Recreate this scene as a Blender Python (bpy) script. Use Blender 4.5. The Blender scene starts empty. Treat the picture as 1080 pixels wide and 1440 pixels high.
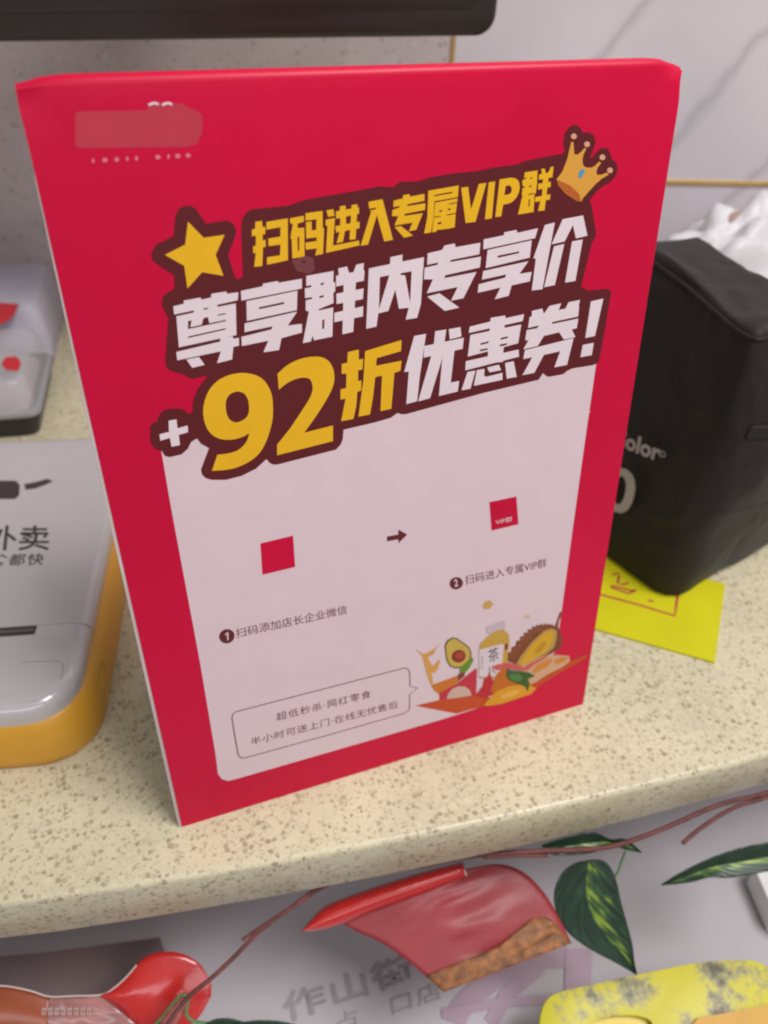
import bpy, math, random
from mathutils import Vector, Matrix, noise
from mathutils.geometry import delaunay_2d_cdt
random.seed(7)
S = bpy.context.scene
COL = S.collection
R = math.radians

# ------------------------------------------------------------------ camera
CAM = Vector((0.00821273, -0.20516654, 0.33583471))
CM = Matrix(((0.93622764, 0.19256017, -0.29393602),
             (-0.34965599, 0.59359981, -0.72483098),
             (0.03490679, 0.78138329, 0.62307437)))
FPX = 1107.8
cd = bpy.data.cameras.new('camera')
cam = bpy.data.objects.new('camera', cd)
COL.objects.link(cam)
cam.matrix_world = Matrix.Translation(CAM) @ CM.to_4x4()
cd.sensor_fit = 'VERTICAL'
cd.sensor_height = 36.0
cd.sensor_width = 27.0
cd.lens = FPX / 1440 * 36
cd.clip_start = 0.01
cd.clip_end = 50
cd.dof.use_dof = True
cd.dof.focus_distance = 0.285
cd.dof.aperture_fstop = 9.5
S.camera = cam
S.cycles.pixel_filter_type = 'BLACKMAN_HARRIS'
S.cycles.filter_width = 2.1

# ------------------------------------------------------------------ light
W = bpy.data.worlds.new('World')
S.world = W
W.use_nodes = True
bg = W.node_tree.nodes['Background']
bg.inputs[0].default_value = (0.93, 0.88, 0.90, 1)
bg.inputs[1].default_value = 0.27


def area(name, loc, target, sx, sy, power, col):
    l = bpy.data.lights.new(name, 'AREA')
    l.shape = 'RECTANGLE'
    l.size = sx
    l.size_y = sy
    l.energy = power
    l.color = col
    o = bpy.data.objects.new(name, l)
    COL.objects.link(o)
    o.location = loc
    o.rotation_euler = (Vector(target) - Vector(loc)).to_track_quat('-Z', 'Y').to_euler()


area('ceiling_panel_light', (0.62, -0.52, 1.5), (0.15, 0.1, 0), 0.8, 0.5, 22, (1.0, 0.965, 0.965))
area('shopfront_light', (-0.45, -1.65, 1.2), (0.0, 0.1, 0.05), 1.9, 0.4, 8, (0.94, 0.95, 1.0))
S.view_settings.view_transform = 'Standard'
S.view_settings.look = 'None'
S.view_settings.exposure = 0.18
S.view_settings.gamma = 1.0


# ------------------------------------------------------------------ helpers
def srgb(r, g, b):
    return tuple(((c / 255) / 12.92 if c <= 10 else (((c / 255) + 0.055) / 1.055) ** 2.4) for c in (r, g, b))


def ray(x, y):
    return CM @ Vector((x - 540, -(y - 720), -FPX))


class Plane:
    """A real plane in the shop; at() says where on it a point of the photograph lies."""
    def __init__(s, p, n, u=None):
        s.p = Vector(p)
        s.n = Vector(n).normalized()
        if s.n.dot(CAM - s.p) < 0:
            s.n = -s.n
        if u is None:
            u = Vector((1, 0, 0)) if abs(s.n.x) < 0.9 else Vector((0, 1, 0))
        u = Vector(u)
        s.u = (u - s.n * u.dot(s.n)).normalized()
        s.v = s.n.cross(s.u)

    def at(s, x, y, off=0.0):
        r = ray(x, y)
        t = (s.p + s.n * off - CAM).dot(s.n) / r.dot(s.n)
        return CAM + r * t

    def to2(s, P):
        d = P - s.p
        return Vector((d.dot(s.u), d.dot(s.v)))

    def to3(s, q, off=0.0):
        return s.p + s.u * q[0] + s.v * q[1] + s.n * off


def obj(name, me, mat=None, parent=None):
    if mat is not None and not me.materials:
        me.materials.append(mat)
    o = bpy.data.objects.new(name, me)
    COL.objects.link(o)
    if parent is not None:
        o.parent = parent
        o.matrix_parent_inverse = parent.matrix_world.inverted()
    return o


def mesh(name, vs, fs, mat=None, parent=None, smooth=False, uvs=None):
    me = bpy.data.meshes.new(name)
    me.from_pydata([tuple(v) for v in vs], [], fs)
    if uvs:
        ul = me.uv_layers.new(name='UVMap')
        for li, l in enumerate(me.loops):
            ul.data[li].uv = uvs[l.vertex_index]
    if smooth:
        for p in me.polygons:
            p.use_smooth = True
    me.update()
    return obj(name, me, mat, parent)


def thing(name, label, cat, loc=(0, 0, 0), group=None):
    o = bpy.data.objects.new(name, None)
    COL.objects.link(o)
    o.location = loc
    o.empty_display_size = 0.02
    bpy.context.view_layer.update()
    o['label'] = label
    o['category'] = cat
    if group:
        o['group'] = group
    return o


def tag(o, label, cat):
    o['label'] = label
    o['category'] = cat
    return o


def struct(o):
    o['kind'] = 'structure'
    return o


def Z(x0, y0, sc, pts):
    return [(x0 + x / sc, y0 + y / sc) for x, y in pts]


def fill(name, plane, solids, holes, mat, parent, off, thick=0.0):
    """Union of the solid outlines minus the holes, laid flat on a plane."""
    vs, faces = [], []
    for poly in solids + holes:
        b = len(vs)
        pts = [plane.to2(plane.at(x, y)) * 1000 for x, y in poly]
        if sum(p.x * q.y - q.x * p.y for p, q in zip(pts, pts[1:] + pts[:1])) < 0:
            pts.reverse()
        vs += pts
        faces.append(list(range(b, len(vs))))
    ov, oe, of, a, b_, orig = delaunay_2d_cdt(vs, [], faces, 0, 1e-5, True)
    ns = len(solids)
    tri = [f for f, og in zip(of, orig) if any(i < ns for i in og) and not any(i >= ns for i in og)]
    V = [plane.to3(v / 1000, off) for v in ov]
    used = sorted({i for f in tri for i in f})
    ix = {i: k for k, i in enumerate(used)}
    F = []
    for f in tri:
        g = [ix[i] for i in f]
        n = (V[f[1]] - V[f[0]]).cross(V[f[2]] - V[f[0]])
        F.append(g if n.dot(plane.n) > 0 else g[::-1])
    VV = [V[i] for i in used]
    if thick:
        n = len(VV)
        cnt = {}
        for f in F:
            for i in range(len(f)):
                e = (f[i], f[(i + 1) % len(f)])
                cnt[e] = 1
        B = [v - plane.n * thick for v in VV]
        side = [(a2, a1, a1 + n, a2 + n) for (a1, a2) in cnt if (a2, a1) not in cnt]
        F = F + [tuple(i + n for i in f[::-1]) for f in F] + side
        VV = VV + B
    return mesh(name, VV, F, mat, parent)


def text(name, plane, body, bl, br, tl, mat, parent, off, bold=0.0, spacing=1.0, shear=0.0):
    """Flat lettering whose visible extent runs bl-br along its foot and bl-tl up."""
    c = bpy.data.curves.new('t', 'FONT')
    c.body = body
    c.size = 1
    c.offset = bold
    c.space_character = spacing
    c.shear = shear
    c.resolution_u = 3
    t = bpy.data.objects.new('t', c)
    COL.objects.link(t)
    bpy.context.view_layer.update()
    me = bpy.data.meshes.new_from_object(t.evaluated_get(bpy.context.evaluated_depsgraph_get()))
    bpy.data.objects.remove(t)
    bpy.data.curves.remove(c)
    xs = [v.co.x for v in me.vertices]
    ys = [v.co.y for v in me.vertices]
    x0, x1, y0, y1 = min(xs), max(xs), min(ys), max(ys)
    bl, br, tl = Vector(bl), Vector(br), Vector(tl)
    P0 = plane.at(*bl, off)
    PU = plane.at(*br, off) - P0
    PV = plane.at(*tl, off) - P0
    for v in me.vertices:
        a = (v.co.x - x0) / (x1 - x0)
        b = (v.co.y - y0) / (y1 - y0)
        v.co = P0 + PU * a + PV * b
    me.materials.clear()
    me.name = name
    me.update()
    return obj(name, me, mat, parent)


def strip(name, plane, pts, w, mat, parent, off, closed=False):
    """Printed line of real width w along px points."""
    P = [plane.to2(plane.at(x, y)) for x, y in pts]
    n = len(P)
    V, F = [], []
    for i in range(n):
        a = P[(i - 1) % n] if (closed or i) else P[i]
        b = P[(i + 1) % n] if (closed or i < n - 1) else P[i]
        d = (b - a).normalized()
        m = Vector((-d.y, d.x))
        V += [plane.to3(P[i] + m * w / 2, off), plane.to3(P[i] - m * w / 2, off)]
    for i in range(n if closed else n - 1):
        j = (i + 1) % n
        F.append((2 * i, 2 * i + 1, 2 * j + 1, 2 * j))
    return mesh(name, V, F, mat, parent)


def disc_px(cx, cy, rx, ry=None, n=20, rot=0):
    ry = ry or rx
    c, s = math.cos(rot), math.sin(rot)
    return [(cx + rx * math.cos(a) * c - ry * math.sin(a) * s, cy + rx * math.cos(a) * s + ry * math.sin(a) * c)
            for a in [2 * math.pi * k / n for k in range(n)]]


def resample(pts, n):
    """Catmull-Rom through pts, n samples."""
    P = [Vector(p) for p in pts]
    m = len(P) - 1
    out = []
    for k in range(n):
        t = k / (n - 1) * m
        i = min(int(t), m - 1)
        f = t - i
        p0 = P[max(i - 1, 0)]
        p1 = P[i]
        p2 = P[i + 1]
        p3 = P[min(i + 2, m)]
        out.append(0.5 * ((2 * p1) + (p2 - p0) * f + (2 * p0 - 5 * p1 + 4 * p2 - p3) * f * f + (3 * p1 - p0 - 3 * p2 + p3) * f ** 3))
    return out


def loft(name, plane, left, right, mat, parent, bulge, nu=14, nv=24, thick=0.0005, off=0.0):
    """Curved sheet between two outlines; bulge(s,t) lifts it off the plane (m)."""
    L = resample(left, nv)
    Q = resample(right, nv)
    V, F, U = [], [], []
    for j in range(nv):
        for i in range(nu):
            s = i / (nu - 1)
            t = j / (nv - 1)
            q = L[j].lerp(Q[j], s)
            o = bulge(s, t)
            V.append(plane.at(q.x, q.y, off + o))
            U.append((s, t))
    for j in range(nv - 1):
        for i in range(nu - 1):
            a = j * nu + i
            F.append((a, a + 1, a + nu + 1, a + nu))
    o = mesh(name, V, F, mat, parent, True, U)
    if thick:
        m = o.modifiers.new('solid', 'SOLIDIFY')
        m.thickness = thick
        m.offset = 0
    return o


def tube(name, pts, rad, mat, parent, n=8, cap=True):
    V, F = [], []
    P = [Vector(p) for p in pts]
    for i, p in enumerate(P):
        d = (P[min(i + 1, len(P) - 1)] - P[max(i - 1, 0)]).normalized()
        a = d.cross(Vector((0, 0, 1)))
        if a.length < 1e-3:
            a = d.cross(Vector((0, 1, 0)))
        a.normalize()
        b = d.cross(a)
        r = rad[i] if isinstance(rad, (list, tuple)) else rad
        for k in range(n):
            t = 2 * math.pi * k / n
            V.append(p + a * r * math.cos(t) + b * r * math.sin(t))
    for i in range(len(P) - 1):
        for k in range(n):
            F.append((i * n + k, i * n + (k + 1) % n, (i + 1) * n + (k + 1) % n, (i + 1) * n + k))
    if cap:
        F.append(tuple(range(n))[::-1])
        F.append(tuple((len(P) - 1) * n + k for k in range(n)))
    return mesh(name, V, F, mat, parent, True)


def bevel(o, w, seg=3, ang=30):
    m = o.modifiers.new('bevel', 'BEVEL')
    m.width = w
    m.segments = seg
    m.limit_method = 'ANGLE'
    m.angle_limit = R(ang)
    for p in o.data.polygons:
        p.use_smooth = True
    return o


def box(name, mat, parent, frame, x0, x1, y0, y1, z0, z1, bev=0.0):
    """Box in a local frame (origin, ex, ey, ez)."""
    o, ex, ey, ez = [Vector(a) for a in frame]
    V = [o + ex * x + ey * y + ez * z for z in (z0, z1) for (x, y) in ((x0, y0), (x1, y0), (x1, y1), (x0, y1))]
    F = [(3, 2, 1, 0), (4, 5, 6, 7), (0, 1, 5, 4), (1, 2, 6, 5), (2, 3, 7, 6), (3, 0, 4, 7)]
    b = mesh(name, V, F, mat, parent)
    if bev:
        bevel(b, bev)
    return b


# ------------------------------------------------------------------ materials
def nt(name):
    m = bpy.data.materials.new(name)
    m.use_nodes = True
    return m, m.node_tree.nodes, m.node_tree.links, m.node_tree.nodes['Principled BSDF']


def ramp(N, L, src, stops):
    r = N.new('ShaderNodeValToRGB')
    L.new(src, r.inputs[0])
    e = r.color_ramp.elements
    while len(e) < len(stops):
        e.new(0.5)
    for k, (p, c) in enumerate(stops):
        e[k].position = p
        e[k].color = (*c, 1) if len(c) == 3 else c
    return r.outputs[0]


def plain(name, col, rough=0.5, spec=0.5, coat=0.0, mott=0.08, mscale=40, bump=0.0, bscale=60, metal=0, trans=0, coatr=0.2, bdist=0.001):
    m, N, L, B = nt(name)
    B.inputs['Roughness'].default_value = rough
    B.inputs['Specular IOR Level'].default_value = spec
    B.inputs['Coat Weight'].default_value = coat
    B.inputs['Coat Roughness'].default_value = coatr
    B.inputs['Metallic'].default_value = metal
    B.inputs['Transmission Weight'].default_value = trans
    tc = N.new('ShaderNodeTexCoord')
    nz = N.new('ShaderNodeTexNoise')
    nz.inputs['Scale'].default_value = mscale
    nz.inputs['Detail'].default_value = 6
    L.new(tc.outputs['Object'], nz.inputs['Vector'])
    hi = tuple(min(1, c * (1 + mott)) for c in col)
    lo = tuple(c * (1 - mott) for c in col)
    L.new(ramp(N, L, nz.outputs[0], [(0.3, lo), (0.7, hi)]), B.inputs['Base Color'])
    if bump:
        b = N.new('ShaderNodeBump')
        b.inputs['Strength'].default_value = bump
        b.inputs['Distance'].default_value = bdist
        n2 = N.new('ShaderNodeTexNoise')
        n2.inputs['Scale'].default_value = bscale
        n2.inputs['Detail'].default_value = 4
        L.new(tc.outputs['Object'], n2.inputs['Vector'])
        L.new(n2.outputs[0], b.inputs['Height'])
        L.new(b.outputs[0], B.inputs['Normal'])
        if coat:
            L.new(b.outputs[0], B.inputs['Coat Normal'])
    return m


def ink(name, col):
    """Ink under the sign's matt lamination."""
    return plain(name, col, rough=0.5, spec=0.25, coat=0.06, coatr=0.3, mott=0.02, mscale=60, bump=0.25, bscale=45, bdist=0.0006)


def stone(name, base, f1, f2, sc=150, rough=0.35, amt=0.3):
    m, N, L, B = nt(name)
    tc = N.new('ShaderNodeTexCoord')
    nz = N.new('ShaderNodeTexNoise')
    nz.inputs['Scale'].default_value = 18
    nz.inputs['Detail'].default_value = 8
    L.new(tc.outputs['Object'], nz.inputs['Vector'])
    c0 = ramp(N, L, nz.outputs[0], [(0.3, tuple(c * 0.9 for c in base)), (0.7, tuple(c * 1.08 for c in base))])
    prev = c0
    warp = N.new('ShaderNodeTexNoise')
    warp.inputs['Scale'].default_value = sc * 2.2
    L.new(tc.outputs['Object'], warp.inputs['Vector'])
    wm = N.new('ShaderNodeMixRGB')
    wm.blend_type = 'ADD'
    wm.inputs[0].default_value = 0.0022
    L.new(tc.outputs['Object'], wm.inputs[1])
    L.new(warp.outputs['Color'], wm.inputs[2])
    for s, fc, thr, soft in ((sc, f1, amt, 0.06), (sc * 1.9, f2, amt * 0.8, 0.08), (sc * 0.62, tuple(min(1, c * 1.07) for c in base), amt, 0.12)):
        vo = N.new('ShaderNodeTexVoronoi')
        vo.inputs['Scale'].default_value = s
        vo.inputs['Randomness'].default_value = 1
        L.new(wm.outputs[0], vo.inputs['Vector'])
        # each grain its own size and darkness, some cells with no grain
        sub = N.new('ShaderNodeMath')
        sub.operation = 'MULTIPLY_ADD'
        sep = N.new('ShaderNodeSeparateColor')
        L.new(vo.outputs['Color'], sep.inputs[0])
        L.new(sep.outputs[0], sub.inputs[0])
        sub.inputs[1].default_value = -thr
        L.new(vo.outputs['Distance'], sub.inputs[2])
        k = ramp(N, L, sub.outputs[0], [(0.0, (1, 1, 1)), (soft, (0, 0, 0))])
        mul = N.new('ShaderNodeMath')
        mul.operation = 'MULTIPLY'
        L.new(k, mul.inputs[0])
        mr = N.new('ShaderNodeMapRange')
        mr.inputs[3].default_value = 0.25
        mr.inputs[4].default_value = 0.9
        L.new(sep.outputs[1], mr.inputs[0])
        L.new(mr.outputs[0], mul.inputs[1])
        mx = N.new('ShaderNodeMixRGB')
        L.new(mul.outputs[0], mx.inputs[0])
        L.new(prev, mx.inputs[1])
        mx.inputs[2].default_value = (*fc, 1)
        prev = mx.outputs[0]
    L.new(prev, B.inputs['Base Color'])
    B.inputs['Roughness'].default_value = rough
    B.inputs['Specular IOR Level'].default_value = 0.4
    return m


M = {}
M['stone'] = stone('speckled_beige_stone', (0.60, 0.545, 0.37), (0.28, 0.22, 0.135), (0.37, 0.31, 0.21), 385, amt=0.54)
M['greystone'] = stone('speckled_grey_stone', (0.50, 0.43, 0.425), (0.30, 0.25, 0.25), (0.36, 0.31, 0.31), 190, 0.5, amt=0.36)
M['red'] = plain('red_print', (0.55, 0.0018, 0.038), rough=0.42, spec=0.2, coat=0.06, coatr=0.25, mott=0.09, mscale=9, bump=0.35, bscale=30, bdist=0.0008)
M['panel'] = ink('pale_panel_print', (0.67, 0.525, 0.545))
M['brown'] = ink('dark_maroon_print', (0.105, 0.011, 0.013))
M['yellow'] = ink('golden_print', (0.76, 0.42, 0.012))
M['white'] = ink('white_print', (0.72, 0.61, 0.635))
M['maroontext'] = ink('maroon_text_print', (0.12, 0.018, 0.02))
M['board'] = plain('grey_board', (0.62, 0.53, 0.5), 0.8, 0.2, mott=0.1)
M['boardback'] = plain('board_backing_paper', (0.5, 0.46, 0.42), 0.8, 0.2, mott=0.1)

# ------------------------------------------------------------------ counter
SY = [(-0.076, -0.009), (0.058, -0.033), (0.211, -0.052), (0.282, -0.058)]


def edge_y(x):
    """Front edge of the slab, slightly bowed."""
    if x < -0.076:
        return -0.009 + (-0.076 - x) * 0.2
    if x > 0.282:
        return -0.058 - (x - 0.282) * 0.075
    a, b, c = -0.02415, -0.1735, 0.19
    return a + b * x + c * x * x


YW0, WAZ = 0.62, R(17)       # back wall line


def wall_y(x):
    return YW0 - (x + 0.03) * math.tan(WAZ)


def build_counter():
    xs = [-0.9 + 0.03 * k for k in range(78)]
    T = 0.031
    r = 0.003
    prof = [(0.035, -T - 0.0), (0.0015, -T), (0.0, -T + 0.0015)]
    for k in range(0, 7):
        a = R(90 * k / 6)
        prof.append((r - r * math.cos(a), -r + r * math.sin(a)))
    V, F = [], []
    for x in xs:
        e = edge_y(x)
        for (dy, z) in prof:
            V.append((x, e + dy, z))
        V.append((x, e + 0.10, 0))
        V.append((x, wall_y(x) + 0.005, 0))
        V.append((x, wall_y(x) + 0.005, -T))
        V.append((x, e + 0.10, -T))
    n = len(prof) + 4
    for i in range(len(xs) - 1):
        for k in range(n):
            a = i * n + k
            b = i * n + (k + 1) % n
            F.append((a, b, b + n, a + n))
    F.append(tuple(range(n)))
    F.append(tuple((len(xs) - 1) * n + k for k in range(n))[::-1])
    o = mesh('counter_top', V, F, M['stone'], None)
    for p in o.data.polygons:
        p.use_smooth = len(p.vertices) == 4
    o.data.set_sharp_from_angle(angle=R(50))
    struct(o)


build_counter()

# ------------------------------------------------------------------ back wall
def marble():
    m, N, L, B = nt('white_marble')
    tc = N.new('ShaderNodeTexCoord')
    base = N.new('ShaderNodeTexNoise')
    base.inputs['Scale'].default_value = 5
    base.inputs['Detail'].default_value = 5
    L.new(tc.outputs['Object'], base.inputs['Vector'])
    c = ramp(N, L, base.outputs[0], [(0.35, (0.56, 0.52, 0.55)), (0.65, (0.66, 0.60, 0.63))])
    mp = N.new('ShaderNodeMapping')
    mp.inputs['Rotation'].default_value = (0, R(50), 0)
    L.new(tc.outputs['Object'], mp.inputs[0])
    wv = N.new('ShaderNodeTexWave')
    wv.bands_direction = 'Z'
    wv.inputs['Scale'].default_value = 3.1
    wv.inputs['Distortion'].default_value = 3.5
    wv.inputs['Detail'].default_value = 5
    wv.inputs['Detail Scale'].default_value = 1.6
    L.new(mp.outputs[0], wv.inputs[0])
    k = ramp(N, L, wv.outputs[0], [(0.0, (0.4, 0.4, 0.4)), (0.01, (0.2, 0.2, 0.2)), (0.06, (0, 0, 0))])
    mx = N.new('ShaderNodeMixRGB')
    L.new(k, mx.inputs[0])
    L.new(c, mx.inputs[1])
    mx.inputs[2].default_value = (0.27, 0.26, 0.28, 1)
    L.new(mx.outputs[0], B.inputs['Base Color'])
    B.inputs['Roughness'].default_value = 0.25
    return m


M['marble'] = marble()
M['gold'] = plain('brushed_gold_trim', (0.62, 0.42, 0.16), 0.4, metal=0.6)
ex = Vector((math.cos(WAZ), -math.sin(WAZ), 0))
eyw = Vector((math.sin(WAZ), math.cos(WAZ), 0))
WP = Plane((-0.03, YW0, 0), eyw)
wf = (Vector((-0.03, YW0, 0)), ex, eyw, Vector((0, 0, 1)))


def wx(px, py):
    p = WP.at(px, py) - wf[0]
    return p.dot(ex), p.z


gx, _ = wx(637, 66)
_, gz = wx(1000, 257)
w = bpy.data.objects.new('wall', None)
COL.objects.link(w)
w.location = (-0.03, YW0, 0)
bpy.context.view_layer.update()
struct(w)
box('stone_panel', M['greystone'], w, wf, -1.2, gx - 0.002, 0, 0.02, -0.03, 1.2)
box('marble_tile', M['marble'], w, wf, gx + 0.002, 1.6, 0, 0.02, gz + 0.0025, 1.2)
box('marble_tile', M['marble'], w, wf, gx + 0.002, 1.6, 0, 0.02, -0.03, gz - 0.0025)
box('metal_trim', M['gold'], w, wf, gx - 0.002, gx + 0.002, -0.0015, 0.02, -0.03, 1.2, 0.0005)
box('metal_trim', M['gold'], w, wf, gx + 0.002, 1.6, -0.0015, 0.02, gz - 0.0025, gz + 0.0025, 0.0005)

# ------------------------------------------------------------------ lower shelf below the counter
SH = -0.17
M['shelf'] = plain('white_shelf_laminate', (0.48, 0.45, 0.475), 0.4, 0.5, mott=0.10, mscale=9)
shelf = mesh('shelf', [(-0.9, -0.45, SH), (1.2, -0.45, SH), (1.2, 0.25, SH), (-0.9, 0.25, SH),
                       (-0.9, -0.45, SH - 0.03), (1.2, -0.45, SH - 0.03), (1.2, 0.25, SH - 0.03), (-0.9, 0.25, SH - 0.03)],
             [(0, 1, 2, 3), (7, 6, 5, 4), (0, 4, 5, 1), (1, 5, 6, 2), (2, 6, 7, 3), (3, 7, 4, 0)], M['shelf'])
struct(shelf)
SP = Plane((0, 0, SH), (0, 0, 1))
M['greyprint'] = plain('faded_grey_print', (0.32, 0.285, 0.305), 0.5)
M['pinkprint'] = plain('faded_pink_print', (0.40, 0.29, 0.35), 0.5)
def cab():
    V, F = [], []
    xs = [-0.9 + 0.06 * k for k in range(36)]
    for x in xs:
        e = edge_y(x) + 0.10
        V += [(x, e, -0.0305), (x, e, SH + 0.0005), (x, e + 0.02, SH + 0.0005), (x, e + 0.02, -0.0305)]
    for i in range(len(xs) - 1):
        for k in range(4):
            a, b = i * 4 + k, i * 4 + (k + 1) % 4
            F.append((a, b, b + 4, a + 4))
    struct(mesh('cabinet_front', V, F, M['shelf']))
cab()

# ------------------------------------------------------------------ promotion sign
LEAN = R(8)
UP = Vector((0, math.sin(LEAN), math.cos(LEAN)))
NF = Vector((0, -math.cos(LEAN), math.sin(LEAN)))
XA = Vector((1, 0, 0))
FP = Plane((0, 0, 0), NF, XA)
sign = thing('promotion_sign', 'red cardboard sign with yellow and white headline and fruit picture, standing on the counter', 'sign', (0.105, 0.03, 0))
H = 0.297


def sheet():
    """Red cover sheet: up the front, over the fold and down the back."""
    r = 0.0028
    prof = []
    nseg = 60
    for k in range(nseg + 1):
        prof.append((UP * ((H - r) * k / nseg), NF, (H - r) * k / nseg))
    top = UP * (H - r) - NF * r
    B = Vector((0, math.sin(LEAN), -math.cos(LEAN)))        # down the back, leaning the other way
    NB = Vector((0, math.cos(LEAN), math.sin(LEAN)))
    a0 = math.atan2(NF.z, NF.y)
    a1 = math.atan2(NB.z, NB.y)
    for k in range(1, 11):
        a = a0 + (a1 - a0) * k / 10
        d = Vector((0, math.cos(a), math.sin(a)))
        prof.append((top + d * r, d, H))
    st = top + NB * r
    for k in range(1, 13):
        prof.append((st + B * ((H - r) * k / 12), NB, H))
    xs = [0.210 * i / 70 for i in range(71)]
    V, F = [], []
    n = len(xs)
    for (p, d, hh) in prof:
        for i, x in enumerate(xs):
            q = Vector((x, 0, 0)) + p
            # crumpled top corners
            c = 0
            for cx, amp in ((0.210, 1.0), (0.0, 0.75)):
                dist = math.hypot((x - cx), (hh - H) * 0.75)
                f = max(0, 1 - dist / 0.016)
                c += amp * f * f * (3 - 2 * f)
            nv = noise.noise(Vector((x * 330, hh * 260, 3.1))) + 0.5 * noise.noise(Vector((x * 800, hh * 600, 9)))
            q += d * (-0.0011 * c + 0.0011 * c * nv)
            if c:
                s = 1 if x > 0.1 else -1
                q += XA * s * c * 0.0010 * (0.4 + nv)
                q += Vector((0, 0, -0.0008)) * c * c
                e2 = max(0, 1 - math.hypot(min(x, 0.21 - x), hh - H) / 0.006) if hh <= H + 1e-6 else 1 * max(0, 1 - min(x, 0.21 - x) / 0.006)
                q += XA * s * -0.0003 * e2 + Vector((0, 0, -0.0008)) * e2
            V.append(q)
    for j in range(len(prof) - 1):
        for i in range(n - 1):
            a = j * n + i
            F.append((a, a + 1, a + n + 1, a + n))
    return mesh('cover_sheet', V, F, M['red'], sign, True)


sheet()
fr = (Vector((0, 0, 0)) - NF * 0.0003, XA, UP, -NF)
def tapered_board():
    out = [(-0.0015, 0.0002), (0.2103, 0.0002), (0.2103, H - 0.024), (0.186, H - 0.006), (0.024, H - 0.006), (-0.0004, H - 0.024), (-0.0012, 0.17)]
    o_, a, b, c = fr
    V = [o_ + a * x + b * y + c * d for d in (0, 0.0024) for x, y in out]
    n = len(out)
    F = [tuple(range(n)), tuple(range(2 * n - 1, n - 1, -1))] + [(k, n + k, n + (k + 1) % n, (k + 1) % n) for k in range(n)]
    bevel(mesh('front_board', V, F, M['board'], sign), 0.0002, 2)
tapered_board()
B_ = Vector((0, math.sin(LEAN), -math.cos(LEAN)))
NB_ = Vector((0, math.cos(LEAN), math.sin(LEAN)))
top_ = UP * (H - 0.0028) - NF * 0.0028 + NB_ * 0.0025
box('back_board', M['boardback'], sign, (top_, XA, B_, -NB_), 0.0005, 0.2095, 0.012, H - 0.0045, 0.0, 0.0024, 0.0003)

LY = 0.00006
CR1 = (200, 160, 3)
# pale panel
fill('pale_panel', FP, [[(222, 606), (842, 490), (837, 520), (822.5, 620), (806, 738), (789, 864), (782, 915), (740, 962), (690, 990), (620, 1012), (470, 1055.5), (335, 1094.5), (321, 1098), (312, 1095.5), (306.5, 1088), (303, 1060), (281, 930), (260, 818), (240, 711)]], [], M['panel'], sign, LY)
blob = ([(267.4, 289.4), (275.2, 293.3), (283, 305), (289.4, 314.1), (319.3, 310.2), (327.7, 314.1), (332.2, 324.4), (329.6, 336.1), (320.6, 358.2), (324.4, 371.1), (330.9, 391), (337, 392.5), (341.7, 386.7), (339.3, 320), (341, 307), (347, 298), (353.3, 294.3), (404.7, 289.4), (428.3, 281.1), (485, 271), (513, 266), (534, 262), (553, 263.2), (562, 255.6), (588.7, 254.8), (603.5, 249.6), (635, 244), (672.5, 240.3), (693.3, 235.4), (726.7, 231.5), (737, 226.7), (783.3, 217.2), (790, 217), (794.4, 213), (792.4, 200.6), (794.4, 186.3), (800.6, 178.1), (808.7, 175.1), (815.8, 179.2), (819.5, 187), (827, 185.8), (834.4, 190), (837.5, 198.5), (834.2, 210.7), (829.5, 220.5), (832, 222.5), (839.3, 212.8), (845.4, 207.7), (854.5, 209.2), (859, 217.9), (860, 224), (865.7, 228), (868.8, 236.2), (865.7, 247.4), (858.6, 255.6), (847.4, 261.7), (836.2, 271.9), (829, 282), (831.7, 288.3), (838.3, 330), (831.7, 343.3), (817, 403.3), (827, 408.3), (853.3, 406), (858, 408.5), (859.3, 413.3), (856, 430), (850.1, 466), (842.3, 507), (838.5, 511.5), (832.8, 513.4), (804.5, 518), (798, 521), (791.9, 526), (771.4, 529.7), (767, 528), (763.6, 524.4), (757.3, 533.8), (678.5, 552.7), (609.3, 571.6), (571.5, 582), (565, 582.5), (558.9, 580.5), (549.4, 587.3), (526, 594), (483, 604), (482, 617), (479, 625), (472.5, 632), (390, 653), (384, 653), (380, 651.3), (374.5, 645.5), (360, 658.8), (340, 668.8), (317.5, 674.5), (297.5, 674.5), (289, 672), (284, 667), (282.5, 660), (293.8, 630), (282.5, 623.8), (277, 616.3), (268.8, 621.3), (264, 631), (255, 638.8), (238.8, 642.5), (232, 641), (227.5, 634), (217, 630), (211.5, 621), (211, 601), (214.5, 595), (221, 592.5), (223.5, 584), (230, 577), (240, 574.5), (255, 574.5), (261, 577.5), (265, 582.5), (270.8, 578.8), (271.3, 565), (277.5, 547.5), (292.5, 527.5), (270, 532.5), (257.5, 526), (240, 521), (234, 516), (232.5, 508), (236.7, 446.7), (231, 436), (227, 426.7), (229.5, 416), (245.4, 405), (244.7, 386.7), (236.3, 381.5), (218, 369), (213.5, 363), (213, 354.6), (219.4, 343.9), (244, 332), (246.7, 303.7), (251.9, 293.3), (259.6, 289.4)])
fill('headline_backing', FP, [blob], [], M['brown'], sign, 2 * LY)


def glyph(nm, mat, pieces, holes=(), label=None):
    """pieces: list of ((x0,y0,scale), pts)."""
    o = fill(nm, FP, [Z(*c, p) for c, p in pieces], [Z(*c, p) for c, p in holes], mat, sign, 3 * LY)
    if label:
        o['label'] = label
    return o


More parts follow.
